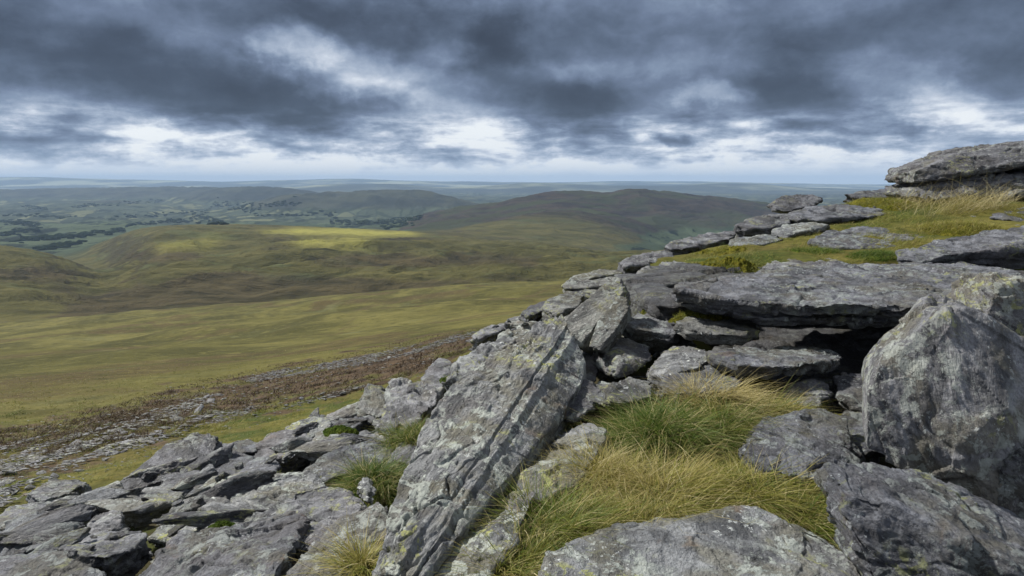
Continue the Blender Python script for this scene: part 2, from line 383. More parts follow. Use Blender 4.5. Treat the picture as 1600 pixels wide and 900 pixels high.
def mat_ground():
    m, w = newmat('moor_grass')
    o = w.node('ShaderNodeTexCoord').outputs['Object']
    sep = w.node('ShaderNodeSeparateXYZ', None, Vector=o)
    near = w.mapr(sep.outputs[1], 20, 90)
    st = w.mapping(o, rot=(0, 0, R(10)), sc=(1, .55, 1))        # tussocks drift in bands along the slope
    big = w.noise(st, .006, 6, .6, .5)
    midn = w.noise(st, .024, 7, .60, .6)
    fine = w.noise(w.mapping(o, sc=(.6, 1, 1)), 1.1, 6, .7)
    tiny = w.noise(o, 9, 4, .7)
    c = w.mix(w.mapr(midn, .36, .64), (.040, .042, .015), (.150, .138, .044))
    c = w.mix(w.mapr(big, .46, .60), c, w.mix(w.mapr(midn, .4, .6), (.045, .046, .014), (.095, .090, .026)))
    c = w.mix(w.mapr(w.noise(st, .014, 7, .6, 1.0), .52, .62, 0, .8), c, (.075, .052, .030))
    c = w.mix(w.mapr(w.noise(st, .030, 6, .6, .8), .60, .70, 0, .55), c, (.125, .135, .068))
    mot = w.noise(o, .16, 5, .7)
    c = w.mix(w.mapr(mot, .50, .66, 0, .7), c, (.045, .044, .016))
    c = w.mix(w.mapr(mot, .46, .34, 0, .5), c, (.20, .18, .062))
    c = w.mix(w.mapr(fine, .35, .7, 0, .55), c, w.mix(tiny, (.055, .058, .014), (.18, .155, .05)))
    # close to the rocks: lush green, straw and moss
    cn = w.mix(w.mapr(w.noise(o, .9, 5, .6), .4, .6), (.05, .07, .014), (.15, .135, .035))
    cn = w.mix(w.mapr(w.noise(o, .35, 4, .6), .5, .62), cn, (.12, .10, .03))
    cn = w.mix(w.mapr(tiny, .4, .6, 0, .6), cn, (.05, .052, .014))
    c = w.mix(w.mapr(sep.outputs[1], 14, 30), cn, c)
    hn = w.noise(w.mapping(o, sc=(.5, 1, 1)), .8, 6, .7)
    hc = w.mix(w.mapr(hn, .35, .65), (.036, .025, .017), (.110, .078, .050))
    hc = w.mix(w.mapr(w.noise(o, .25, 5, .65), .60, .68, 0, .6), hc, (.11, .11, .03))
    c = w.mix(attr(w, 'heather'), c, hc)
    soil = w.mix(tiny, (.016, .013, .009), (.055, .045, .03))
    soil = w.mix(w.mapr(w.noise(o, 2.2, 4, .6), .48, .6), soil, (.04, .048, .012))
    c = w.mix(w.mapr(sep.outputs[1], 5.5, 7.5, .85, 0), c, soil)
    h = w.m('ADD', w.m('MULTIPLY', fine, 1.0), w.m('MULTIPLY', tiny, .25))
    h = w.m('ADD', h, w.m('MULTIPLY', midn, w.mapr(sep.outputs[1], 60, 300, 0, 6)))
    finish(w, c, .95, h, w.mapr(sep.outputs[1], 5, 60, .05, .35), .8, spec=.1)
    return m
def mat_hills():
    m, w = newmat('hill_grass')
    o = w.node('ShaderNodeTexCoord').outputs['Object']
    sep = w.node('ShaderNodeSeparateXYZ', None, Vector=o)
    st = w.mapping(o, rot=(0, 0, R(-20)), sc=(.45, 1, 2.2))
    a = w.noise(st, .0022, 7, .6, .8); b = w.noise(st, .009, 7, .65, .9); c_ = w.noise(st, .04, 5, .7)
    c = w.mix(w.mapr(b, .34, .66), (.062, .060, .020), (.135, .122, .044))
    c = w.mix(w.mapr(a, .54, .66, 0, .8), c, w.mix(w.mapr(b, .4, .6), (.048, .040, .024), (.095, .078, .040)))
    c = w.mix(w.mapr(w.noise(st, .0045, 6, .6, 1.), .56, .64, 0, .75), c, (.105, .118, .052))
    c = w.mix(w.mapr(c_, .3, .75, 0, .4), c, (.055, .055, .02))
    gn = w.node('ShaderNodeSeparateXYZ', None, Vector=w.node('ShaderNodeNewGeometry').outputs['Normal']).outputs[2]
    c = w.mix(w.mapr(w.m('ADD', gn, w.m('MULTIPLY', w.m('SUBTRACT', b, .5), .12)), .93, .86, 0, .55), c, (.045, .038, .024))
    hi = w.mapr(sep.outputs[1], 4300, 5200)                      # heather on the far hill
    c = w.mix(hi, c, w.mix(w.mapr(a, .42, .56), (.046, .052, .027), w.mix(w.mapr(b, .4, .62), (.028, .023, .022), (.062, .048, .038))))
    c = w.mix(w.m('MULTIPLY', attr(w, 'brown'), .6), c, w.mix(w.mapr(b, .4, .6), (.035, .027, .02), (.075, .055, .036)))
    c = w.mix(w.m('MULTIPLY', attr(w, 'pale'), .85), c, w.mix(w.mapr(c_, .35, .65), (.30, .29, .062), (.44, .41, .10)))  # sunlit plateau strips put into the base colour
    wv = w.vm('ADD', o, w.vm('SCALE', w.vm('SUBTRACT', w.noise(o, .0012, 4, .5, col=True), (.5, .5, .5)), 400.0))
    vor = w.node('ShaderNodeTexVoronoi', dict(feature='F1'), Vector=w.mapping(wv, rot=(0, 0, R(12)), sc=(1, .5, 0)), Scale=.0045, Randomness=.85)
    rnd = w.node('ShaderNodeSeparateColor', None, Color=vor.outputs['Color'])
    fc = w.mix(rnd.outputs[0], (.036, .052, .030), (.085, .112, .060))  # field greens kept dark to stand for cloud shadow
    fc = w.mix(w.mapr(w.noise(w.mapping(o, sc=(1, .5, 0)), .004, 5, .62, .6), .55, .58), fc, (.010, .017, .010))
    c = w.mix(w.m('MULTIPLY', w.mapr(w.m('ADD', sep.outputs[2], w.m('MULTIPLY', w.m('SUBTRACT', a, .5), 90)), -372, -395), w.mapr(sep.outputs[1], 3500, 4200)), c, fc)
    finish(w, c, .95, w.m('ADD', w.m('MULTIPLY', b, 30), w.m('ADD', w.m('MULTIPLY', c_, 12), w.m('MULTIPLY', w.noise(o, .12, 4, .7), 4))), 1.0, 1.0, spec=.05)
    return m
def mat_far():
    m, w = newmat('valley_fields')  # field and moor colours darkened to stand for cloud shadow
    o = w.node('ShaderNodeTexCoord').outputs['Object']
    sep = w.node('ShaderNodeSeparateXYZ', None, Vector=o)
    wv = w.vm('ADD', o, w.vm('SCALE', w.vm('SUBTRACT', w.noise(o, .0012, 4, .5, col=True), (.5, .5, .5)), 500.0))
    fl = w.mapping(wv, rot=(0, 0, R(12)), sc=(1, .55, 0))
    vor = w.node('ShaderNodeTexVoronoi', dict(feature='F1'), Vector=fl, Scale=.0042, Randomness=.85)
    edg = w.node('ShaderNodeTexVoronoi', dict(feature='DISTANCE_TO_EDGE'), Vector=fl, Scale=.0042, Randomness=.85)
    rnd = w.node('ShaderNodeSeparateColor', None, Color=vor.outputs['Color'])
    fc = w.mix(rnd.outputs[0], (.030, .042, .028), (.074, .092, .056))
    fc = w.mix(w.mapr(rnd.outputs[1], .80, .86), fc, (.13, .14, .075))
    fc = w.mix(w.mapr(edg.outputs[0], .09, .05, 0, .7), fc, (.020, .030, .018))
    moor = w.mix(w.mapr(w.noise(o, .0015, 6, .6, .5), .42, .6), (.024, .029, .025), (.052, .058, .042))
    wood = w.mapr(w.noise(w.mapping(o, sc=(1, .6, 0)), .0022, 5, .62, .6), .575, .60)
    fc = w.mix(w.m('MULTIPLY', wood, .9), fc, (.010, .017, .010))
    up = w.mapr(w.m('ADD', sep.outputs[2], w.m('MULTIPLY', w.m('SUBTRACT', w.noise(o, .0009, 5, .6), .5), 150)), -385, -330)
    c = w.mix(up, fc, moor)
    c = w.mix(w.mapr(sep.outputs[1], 19000, 30000, 0, .8), c, w.mix(w.mapr(w.noise(w.mapping(o, sc=(.5, .5, 1)), .0005, 6, .62), .47, .60), (.022, .030, .028), (.32, .34, .22)))
    finish(w, c, .95, w.m('MULTIPLY', w.noise(o, .003, 6, .65), 60), 1.0, .8, spec=.05)
    return m
r1 = int(np.searchsorted(LR, math.log(1050))); r2 = int(np.searchsorted(LR, math.log(7600)))
G = sheet('ground', 0, r1 + 1, mat_ground(), dict(heather=HEATHER), True)
H = sheet('hills', r1, r2 + 1, mat_hills(), dict(pale=SUNPATCH, brown=BROWN))
V = sheet('valley', r2, NR, mat_far(), {})

# haze: one closed box of even air round camera and land
def haze():
    me = bpy.data.meshes.new('haze'); bm = bmesh.new()
    zt, zb = 560.0, float(TZ.min()) - 5
    bmesh.ops.create_cube(bm, size=1)
    for v in bm.verts: v.co = (v.co.x * 210000, -3000 + (v.co.y + .5) * 76000, zt if v.co.z > 0 else zb)
    bm.to_mesh(me); bm.free()
    m, w = newmat('haze_air')
    vol = w.node('ShaderNodeVolumePrincipled', None, Color=(.50, .70, 1.0), Density=2.4e-5, Anisotropy=.0)
    w.node('ShaderNodeOutputMaterial', None, Volume=vol.outputs[0])
    me.materials.append(m); o = bpy.data.objects.new('haze', me); COL.objects.link(o); tag(o, kind='stuff')
    return o
haze()
# ------------------------------------------------------------------ rock material
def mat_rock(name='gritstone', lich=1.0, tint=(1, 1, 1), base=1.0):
    m, w = newmat(name)
    o = w.node('ShaderNodeAttribute', dict(attribute_name='bedpos')).outputs['Vector']
    rnd = w.node('ShaderNodeObjectInfo').outputs['Random']
    rv = w.node('ShaderNodeCombineXYZ', None, X=w.m('MULTIPLY', rnd, 37.0), Y=w.m('MULTIPLY', rnd, 91.0), Z=w.m('MULTIPLY', rnd, 53.0)).outputs[0]
    o = w.vm('ADD', o, rv)
    lay = w.mapping(o, sc=(1, 1, 5))
    layf = w.mapping(o, sc=(1, 1.6, 12))
    big = w.noise(o, 1.6, 5, .6, .4)
    med = w.noise(o, 7, 5, .65, .3)
    grain = w.noise(o, 70, 4, .7)
    lam = w.noise(lay, 3.2, 6, .65, .7)
    lamf = w.noise(layf, 6, 5, .7, .4)
    k = base
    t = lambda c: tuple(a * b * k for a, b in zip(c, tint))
    r2 = w.m('FRACT', w.m('MULTIPLY', rnd, 7.13)); r3 = w.m('FRACT', w.m('MULTIPLY', rnd, 13.7))
    c = w.mix(w.mapr(lam, .36, .64), t((.058, .062, .073)), t((.315, .328, .362)))
    c = w.mix(w.mapr(big, .50, .66, 0, .75), c, t((.110, .102, .108)))
    c = w.mix(w.mapr(w.m('ADD', w.noise(o, 2.6, 5, .6, .5), w.m('MULTIPLY', r2, .14)), .56, .68, 0, .65), c, t((.165, .155, .110)))
    c = w.mix(w.m('MULTIPLY', w.mapr(w.noise(o, 4.5, 5, .65, .6), .60, .70), w.m('MULTIPLY', r3, .6)), c, (.17, .105, .06))
    c = w.mix(w.mapr(grain, .42, .62, 0, .45), c, t((.07, .072, .08)))
    c = w.mix(w.mapr(lamf, .60, .70, 0, .5), c, t((.045, .045, .05)))
    # crusty lichens: grey-green sheets, pale rosettes, yellow-green map lichen, black spots
    spread = w.mapr(w.m('ADD', w.noise(o, 1.3, 4, .6, .3), w.m('MULTIPLY', r2, .12)), .48, .62)
    lm = w.m('MULTIPLY', w.mapr(w.m('ADD', w.noise(o, 10, 7, .72, .4), w.m('MULTIPLY', w.m('SUBTRACT', grain, .5), .16)), .515, .55), spread)
    c = w.mix(w.m('MULTIPLY', lm, .62 * lich), c, w.mix(w.noise(o, 22, 3, .6), (.27, .31, .29), (.46, .50, .47)))
    v1 = w.noise(o, 26, 6, .7, .2)
    pm = w.m('MULTIPLY', w.mapr(v1, .59, .615), w.mapr(w.noise(o, 3.1, 3, .5), .44, .6))
    c = w.mix(w.m('MULTIPLY', pm, .7 * lich), c, (.50, .54, .54))
    ym = w.m('MULTIPLY', w.mapr(w.noise(o, 16, 6, .7, .4), .53, .60), w.mapr(w.noise(o, 1.9, 3, .5, .3), .52, .64))
    c = w.mix(w.m('MULTIPLY', ym, .7 * lich), c, w.mix(med, (.22, .24, .07), (.42, .44, .20)))
    bm_ = w.m('MULTIPLY', w.mapr(w.noise(o, 34, 4, .7), .60, .66), w.mapr(w.noise(o, 2.4, 3, .5, .3), .46, .58))
    c = w.mix(w.m('MULTIPLY', bm_, .8), c, (.022, .022, .024))
    c = w.mix(1.0, c, w.node('ShaderNodeCombineColor', None, Red=w.mapr(rnd, 0, 1, .78, 1.25), Green=w.mapr(rnd, 0, 1, .79, 1.22), Blue=w.mapr(rnd, 0, 1, .82, 1.18)).outputs[0], 'MULTIPLY')
    h = w.m('ADD', w.m('MULTIPLY', med, .55), w.m('MULTIPLY', lamf, .55))
    h = w.m('ADD', h, w.m('MULTIPLY', w.noise(o, 24, 6, .72), .45))
    h = w.m('ADD', h, w.m('MULTIPLY', grain, .12))
    h = w.m('ADD', h, w.m('MULTIPLY', lm, .06))
    finish(w, c, w.mapr(grain, .3, .7, .42, .75), h, .05, 1.0, spec=.4)
    return m
M_ROCK = mat_rock(base=.84)
M_DARK = mat_rock('dark_gritstone', .8, (.98, .98, 1.0), .60)
M_SHADE = mat_rock('shade_black_gritstone', .3, (1, 1, 1), .28)  # near-black colour stands in for deep shade in the hollow
M_PALE = mat_rock('lichen_gritstone', 1.5, (1, 1.02, .98), .96)
M_OLIVE = mat_rock('olive_gritstone', 1.2, (1.0, .99, .86), .85)

# ------------------------------------------------------------------ rock builder
def frame(b, axis=None):
    b = np.array(b, float); b /= np.linalg.norm(b)
    t = np.array([1, 0, 0.]) if abs(b[0]) < .8 else np.array([0, 1., 0])
    if axis is not None: t = -np.cross(b, np.cross(b, np.array(axis, float)) * -1); t = np.cross(np.array(axis, float), b)
    e1 = np.cross(b, t); e1 /= np.linalg.norm(e1); e2 = np.cross(b, e1)
    return np.stack([e1, e2, b])
def remesh(hulls, voxel, chips=0):
    bm = bmesh.new()
    for pts in hulls:
        t = bmesh.new()
        for p in pts: t.verts.new(p)
        r = bmesh.ops.convex_hull(t, input=t.verts[:])
        if chips:
            bmesh.ops.delete(t, geom=list({g for g in r['geom_interior'] + r['geom_unused'] if isinstance(g, bmesh.types.BMVert)}), context='VERTS')
            gg = np.random.default_rng(len(pts) * 7 + int(abs(pts[0][0]) * 1000)); c0 = np.mean([v.co for v in t.verts], 0)
            for _ in range(chips):
                nn = gg.normal(size=3); nn /= np.linalg.norm(nn)
                sup = max(float(np.dot(np.array(v.co) - c0, nn)) for v in t.verts)
                bmesh.ops.bisect_plane(t, geom=t.verts[:] + t.edges[:] + t.faces[:], plane_co=Vector(c0 + nn * sup * gg.uniform(.86, .95)), plane_no=Vector(nn), clear_outer=True)
                if len(t.verts) < 6: break
                vs_ = [v.co.copy() for v in t.verts]; t.clear()
                for v in vs_: t.verts.new(v)
                r = bmesh.ops.convex_hull(t, input=t.verts[:])
                bad = list({g for g in r['geom_interior'] + r['geom_unused'] if isinstance(g, bmesh.types.BMVert)})
                if bad: bmesh.ops.delete(t, geom=bad, context='VERTS')
            r = dict(geom_interior=[], geom_unused=[])
        bmesh.ops.delete(t, geom=list({g for g in r['geom_interior'] + r['geom_unused'] if isinstance(g, bmesh.types.BMVert)}), context='VERTS')
        bmesh.ops.recalc_face_normals(t, faces=t.faces[:])
        tm = bpy.data.meshes.new('t'); t.to_mesh(tm); t.free(); bm.from_mesh(tm); bpy.data.meshes.remove(tm)
    me = bpy.data.meshes.new('h'); bm.to_mesh(me); bm.free()
    ob = bpy.data.objects.new('h', me); COL.objects.link(ob)
    md = ob.modifiers.new('r', 'REMESH'); md.mode = 'VOXEL'; md.voxel_size = voxel; md.adaptivity = 0
    dg = bpy.context.evaluated_depsgraph_get(); dg.update()
    ev = ob.evaluated_get(dg); em = ev.to_mesh()
    n = len(em.vertices); co = np.zeros(n * 3, np.float32); em.vertices.foreach_get('co', co)
    nf = len(em.polygons); fi = np.zeros(nf * 4, np.int32); em.loops.foreach_get('vertex_index', fi)
    ev.to_mesh_clear(); bpy.data.objects.remove(ob); bpy.data.meshes.remove(me)
    return co.reshape(-1, 3), fi.reshape(-1, 4)
def vnormals(co, f):
    a = co[f[:, 2]] - co[f[:, 0]]; b = co[f[:, 3]] - co[f[:, 1]]; n = np.cross(a, b)
    vn = np.zeros_like(co)
    for k in range(4): np.add.at(vn, f[:, k], n)
    return vn / (np.linalg.norm(vn, axis=1)[:, None] + 1e-12)
def relax(co, f, it, k=.5):
    for _ in range(it):
        s = np.zeros_like(co); c = np.zeros(len(co))
        for i in range(4):
            j = (i + 1) % 4
            np.add.at(s, f[:, i], co[f[:, j]]); np.add.at(s, f[:, j], co[f[:, i]])
            np.add.at(c, f[:, i], 1); np.add.at(c, f[:, j], 1)
        co = co * (1 - k) + k * s / c[:, None]
    return co
NROCK = [0]
def sculpt(hulls, bed=(0, 0, 1), voxel=.012, rough=1.0, layers=1.0, cracks=1.0, terr=1.0, seed=None, size=None, soft=1, cut=1.0, chips=4, facet=1.0, axis=None, stretch=1.0):
    NROCK[0] += 1; seed = NROCK[0] * 17 if seed is None else seed
    co, f = remesh(hulls, voxel, chips); co = relax(co, f, soft)
    fr = frame(bed, axis); b = fr[2]
    S = size or float(np.clip(np.ptp(co, axis=0).max(), .15, 2.2)) ** .75
    off = np.random.default_rng(seed).uniform(-50, 50, 3)
    q = (co + off) @ fr.T                       # bed aligned coordinates
    n = vnormals(co, f); side = 1 - np.abs(n @ b)
    q = q * np.array([1, stretch, 1.0])
    w1 = np.stack([fbm(q * 2.2 / S, 3, seed + 1), fbm(q * 2.2 / S, 3, seed + 2), fbm(q * 2.2 / S, 3, seed + 3)], 1)
    co = co + w1 * (.016 * S * rough)
    # chiselled faces: each vertex belongs to the nearest of a few dozen cells, every cell is a tilted plane
    gs = np.random.default_rng(seed + 3)
    for nc, amp in ((26, .13), (110, .16)):
        lo, hi = q.min(0), q.max(0); sd = gs.uniform(lo, hi, (nc, 3)); wq = np.array([1, 1, 2.2])
        qq = (q + w1 * .05 * S) * wq; best = np.full(len(q), 1e9); idx = np.zeros(len(q), int)
        for i in range(nc):
            dd = ((qq - sd[i] * wq) ** 2).sum(1); k = dd < best; best[k] = dd[k]; idx[k] = i
        gr = gs.normal(size=(nc, 3)); gr /= np.linalg.norm(gr, axis=1)[:, None]
        dv = ((q - sd[idx]) * gr[idx]).sum(1) * amp
        co = co + n * (np.clip(dv, -.05 * S, .05 * S) * (.35 + .65 * side) * facet)[:, None]
    # big flaked facets: cells with flat offsets
    ql = q * np.array([1, 1, 4.5]) + w1 * .25 * S
    lay = pnoise(ql * 3.2 / S, seed + 5)
    d = (.9 * np.tanh(lay * 4) * .020 + .022 * fbm(ql * 6 / S, 3, seed + 6)) * S * side * layers
    d += .009 * S * fbm(q * 7 / S, 5, seed + 8, .60) * rough + .006 * S * fbm(q * np.array([6, 6, 34]) / S, 4, seed + 31, .6) * (.3 + side) * layers
    # open joints parallel to the bedding
    qc = q * np.array([.55, .55, 4.2]) / S + w1 * .35
    cr = np.abs(pnoise(qc * 1.25, seed + 9)); where = sstep(pnoise(q * 1.3 / S, seed + 11), -.1, .25)
    d -= .045 * S * np.exp(-(cr / .035) ** 2) * where * (.25 + side) * cracks
    qd = (q @ np.array([[.8, .6, 0], [-.6, .8, 0], [0, 0, 1.]])) * np.array([2.2, .35, .35]) / S + w1 * .3
    cr2 = np.abs(pnoise(qd * 1.1, seed + 13)); d -= .022 * S * np.exp(-(cr2 / .03) ** 2) * sstep(pnoise(q * .9 / S, seed + 15), .05, .3) * cracks * cut
    co = co + n * d[:, None]
    # split plates on the bedding faces
    T = fbm(q * np.array([1.0, 1.9, .4]) * 1.5 / S, 4, seed + 21) * 3.2
    fl = np.floor(T); st = fl + sstep(T - fl, .38, .62)
    co = co + (b * np.sign(n @ b)[:, None]) * ((st - T * .35) * .0085 * S * terr * np.abs(n @ b) ** 2)[:, None]
    bp = (co - co.mean(0)) @ fr.T
    return co.astype(np.float32), f, bp.astype(np.float32)
def put_bedpos(o, bp):
    at = o.data.attributes.new('bedpos', 'FLOAT_VECTOR', 'POINT'); at.data.foreach_set('vector', bp.ravel())
def H_(pts, off=(0, .1, -.2), k=.88):
    w = np.array([P(*p) for p in pts]); c = w.mean(0)
    return list(map(tuple, w)) + [tuple(c + (p - c) * k + np.array(off)) for p in w]
def rock(name, label, cat, hulls, mat=None, bed=(0.05, -.05, 1), px=1.9, group=None, **kw):
    dist = min(p[1] for h in hulls for p in h)
    voxel = max(.005, dist * px / 683)
    co, f, bp = sculpt(hulls, bed, voxel, **kw)
    base = (float(co[:, 0].mean()), float(co[:, 1].mean()), float(co[:, 2].min()))
    o = mesh_np(name, co, f, mat or M_ROCK, loc=base)
    put_bedpos(o, bp)
    return tag(o, label, cat, group)
def pn(a, b, c):
    'normal of the plane through three photograph points (u, v, d)'
    a, b, c = (np.array(P(*x)) for x in (a, b, c)); n = np.cross(b - a, c - a); n /= np.linalg.norm(n)
    return tuple(n if n[2] > 0 else -n)
# ------------------------------------------------------------------ the named rocks, near to far
D_ = (0, .08, -.45)
rock('boulder', 'broad rounded grey slab filling the bottom edge below the golden grass', 'boulder',
     [H_([(836, 890, 2.08), (850, 862, 2.22), (885, 845, 2.32), (950, 832, 2.4), (1050, 815, 2.5), (1150, 798, 2.55), (1215, 805, 2.55), (1285, 828, 2.45),
          (1335, 862, 2.28), (1375, 930, 2.05), (1390, 1050, 1.75), (1200, 1200, 1.35), (950, 1150, 1.4), (828, 960, 1.85)], (0, 0, -.5), .95),
      H_([(900, 900, 2.1), (1000, 850, 2.32), (1150, 822, 2.44), (1250, 850, 2.36), (1250, 960, 2.0), (1000, 1000, 1.9)], (0, 0, -.3), 1)],
     M_PALE, soft=5, layers=.5, cracks=.5, terr=.7, cut=.3)
B2 = pn((1310, 725, 2.5), (1560, 800, 2.75), (1560, 880, 2.1))
rock('boulder', 'angular dark boulder in the bottom right corner with a ridge along its top', 'boulder',
     [H_([(1300, 728, 2.5), (1308, 714, 2.58), (1350, 715, 2.68), (1420, 735, 2.72), (1500, 763, 2.72), (1620, 812, 2.7), (1760, 870, 2.65), (1720, 960, 2.0), (1560, 878, 2.12),
          (1450, 812, 2.24), (1370, 768, 2.32), (1322, 800, 2.26), (1335, 850, 2.2), (1360, 915, 2.1), (1420, 1010, 1.95), (1600, 1040, 1.9)], (.12, .5, -.35), .85)],
     M_ROCK, bed=B2, layers=1.2)
rock('boulder', 'tall upright grey boulder at the right edge beside the dark hollow', 'boulder',
     [H_([(1352, 672, 3.05), (1356, 608, 3.05), (1378, 566, 3.08), (1440, 522, 3.12), (1466, 494, 3.16), (1508, 480, 3.22), (1540, 492, 3.2), (1600, 560, 3.1), (1700, 600, 3.1), (1770, 720, 3.0),
          (1700, 806, 2.75), (1556, 798, 2.74), (1480, 757, 2.84), (1400, 724, 2.95), (1353, 702, 3.02), (1500, 560, 3.04), (1490, 700, 2.82), (1560, 640, 2.86)], (.2, .5, .02), .9)],
     M_ROCK, bed=(.5, -.7, .45), soft=3, layers=.35, cracks=.5, terr=.3, facet=.6, rough=.6, seed=4242, chips=0)
rock('boulder', 'pale lichened boulder top leaning behind the tall upright boulder', 'boulder',
     [H_([(1532, 500, 3.5), (1556, 452, 3.55), (1582, 434, 3.6), (1620, 432, 3.6), (1700, 470, 3.55), (1740, 600, 3.4), (1600, 640, 3.32), (1530, 560, 3.4)], (.1, .5, 0), .9)],
     M_ROCK, bed=(.5, -.5, .7), soft=2)
rock('rock', 'black wedge of rock behind the crack at the lower right edge', 'rock',
     [H_([(1610, 640, 2.9), (1700, 620, 2.9), (1760, 740, 2.8), (1700, 850, 2.7), (1560, 808, 2.72), (1548, 780, 2.75), (1580, 720, 2.78)], (.1, .3, 0), .9)], M_DARK, bed=(.3, -.4, .8))
rock('flat_rock', 'low flat slab between the golden grass and the tall upright boulder', 'rock',
     [H_([(1160, 700, 3.1), (1180, 668, 3.3), (1215, 648, 3.5), (1290, 643, 3.6), (1325, 655, 3.5), (1352, 710, 3.2), (1345, 745, 2.95), (1300, 755, 2.8), (1235, 745, 2.8), (1180, 725, 2.95)], (0, .1, -.35), .9)],
     M_ROCK, bed=(.1, -.15, 1), layers=1.3)
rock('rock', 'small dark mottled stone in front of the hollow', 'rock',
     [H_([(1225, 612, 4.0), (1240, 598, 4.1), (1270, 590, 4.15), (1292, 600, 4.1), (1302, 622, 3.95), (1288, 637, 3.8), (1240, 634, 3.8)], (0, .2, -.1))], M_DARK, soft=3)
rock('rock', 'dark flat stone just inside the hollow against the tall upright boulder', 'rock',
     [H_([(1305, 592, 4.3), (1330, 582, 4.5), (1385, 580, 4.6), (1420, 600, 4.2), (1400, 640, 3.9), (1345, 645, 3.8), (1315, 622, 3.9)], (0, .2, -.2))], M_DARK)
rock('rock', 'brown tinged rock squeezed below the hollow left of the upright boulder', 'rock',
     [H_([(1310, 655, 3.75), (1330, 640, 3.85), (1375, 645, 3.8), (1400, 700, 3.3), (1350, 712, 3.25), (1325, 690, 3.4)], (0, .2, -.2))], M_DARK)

# the table slab in two beds with the hollow beneath
rock('flat_rock', 'huge flat table slab in two layers roofing the dark hollow', 'slab',
     [H_([(1050, 456, 5.15), (1047, 448, 5.4), (1066, 440, 5.9), (1200, 423, 6.5), (1330, 414, 6.9), (1500, 411, 7.0), (1580, 421, 6.6), (1650, 440, 5.8), (1630, 468, 4.9),
          (1540, 476, 4.72), (1410, 478, 4.62), (1290, 476, 4.66), (1190, 472, 4.8), (1120, 466, 4.98)], (0, .02, -.085), .985),
      H_([(1064, 475, 5.25), (1112, 484, 5.0), (1180, 494, 4.84), (1300, 499, 4.74), (1420, 500, 4.68), (1490, 488, 4.85), (1640, 474, 5.2), (1600, 430, 6.4), (1400, 420, 6.6), (1180, 432, 6.2)], (0, .04, -.065), .97),
      H_([(1140, 476, 5.35), (1400, 486, 5.1), (1560, 474, 5.3), (1500, 425, 6.6), (1200, 430, 6.2)], (0, 0, -.11), 1)],
     M_ROCK, bed=(.02, -.05, 1), size=1.0, soft=1, layers=.9, terr=1.2, px=1.5, chips=0)
rock('rock', 'bedrock added and coloured black to darken the hollow under the table slab', 'rock',
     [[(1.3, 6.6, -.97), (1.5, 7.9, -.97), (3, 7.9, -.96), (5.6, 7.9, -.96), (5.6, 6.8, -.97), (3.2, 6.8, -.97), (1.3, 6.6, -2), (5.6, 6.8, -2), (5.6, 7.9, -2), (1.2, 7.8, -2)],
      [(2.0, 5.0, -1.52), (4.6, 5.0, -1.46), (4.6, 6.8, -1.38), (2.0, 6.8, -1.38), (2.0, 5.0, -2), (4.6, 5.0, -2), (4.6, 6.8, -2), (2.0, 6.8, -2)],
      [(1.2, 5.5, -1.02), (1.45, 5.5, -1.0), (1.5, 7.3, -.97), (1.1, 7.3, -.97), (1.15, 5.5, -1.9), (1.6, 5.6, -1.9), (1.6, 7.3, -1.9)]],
     M_SHADE, px=4, chips=0, rough=.5, terr=0)  # added to shut out stray light, shade put into its colour
rock('flat_rock', 'mossy plate wedged under the left end of the table slab', 'slab',
     [H_([(1052, 505, 4.9), (1062, 497, 5.1), (1090, 492, 5.4), (1140, 493, 5.4), (1184, 502, 5.2), (1186, 516, 4.9), (1165, 524, 4.72), (1120, 523, 4.68), (1075, 514, 4.76)], (0, .03, -.085), .95)],
     M_OLIVE, terr=.8)
rock('flat_rock', 'dark plate projecting from the hollow above the green tussock', 'slab',
     [H_([(1108, 550, 4.3), (1130, 542, 4.55), (1180, 540, 4.75), (1260, 541, 4.8), (1322, 551, 4.6), (1310, 562, 4.3), (1275, 570, 4.1), (1200, 574, 3.98), (1150, 573, 3.98), (1125, 563, 4.1)], (0, .03, -.085), .95)],
     M_ROCK, terr=.8)
rock('rock', 'blocky grey stone left of the plate under the table slab', 'rock',
     [H_([(965, 500, 5.3), (1000, 489, 5.7), (1050, 490, 5.8), (1064, 500, 5.5), (1060, 518, 5.1), (1048, 526, 4.95), (1010, 516, 5.0), (975, 510, 5.1)], (0, .1, -.16), .86)],
     M_ROCK)
rock('boulder', 'rounded purplish grey boulder right of the leaning slab', 'boulder',
     [H_([(930, 570, 4.6), (932, 548, 4.75), (950, 533, 4.9), (985, 529, 4.95), (1008, 540, 4.85), (1016, 560, 4.6), (1000, 582, 4.4), (968, 592, 4.35), (945, 588, 4.4), (970, 560, 4.42)], (0, .3, -.05), .9)],
     M_ROCK, soft=5, layers=.5)
rock('flat_rock', 'tilted slab with yellow green lichen between rounded boulder and dark plate', 'slab',
     [H_([(1012, 582, 4.3), (1022, 560, 4.5), (1042, 545, 4.75), (1062, 537, 4.85), (1098, 545, 4.7), (1116, 560, 4.4), (1090, 577, 4.2), (1055, 577, 4.2), (1034, 596, 4.1)], (0, .12, -.15), .9)],
     M_PALE, bed=(-.2, -.3, 1))
rock('flat_rock', 'low grey slab directly behind the green tussock', 'slab',
     [H_([(1030, 596, 4.0), (1055, 576, 4.3), (1095, 569, 4.4), (1145, 578, 4.2), (1160, 596, 3.95), (1150, 612, 3.8), (1060, 616, 3.8)], (0, .05, -.2), .9)], M_ROCK)
rock('rock', 'upright mossy topped stone behind the rounded boulder', 'rock',
     [H_([(906, 545, 5.0), (922, 521, 5.2), (944, 504, 5.35), (960, 508, 5.3), (966, 530, 5.1), (945, 552, 4.9), (915, 562, 4.8)], (0, .2, -.1), .9)], M_OLIVE)
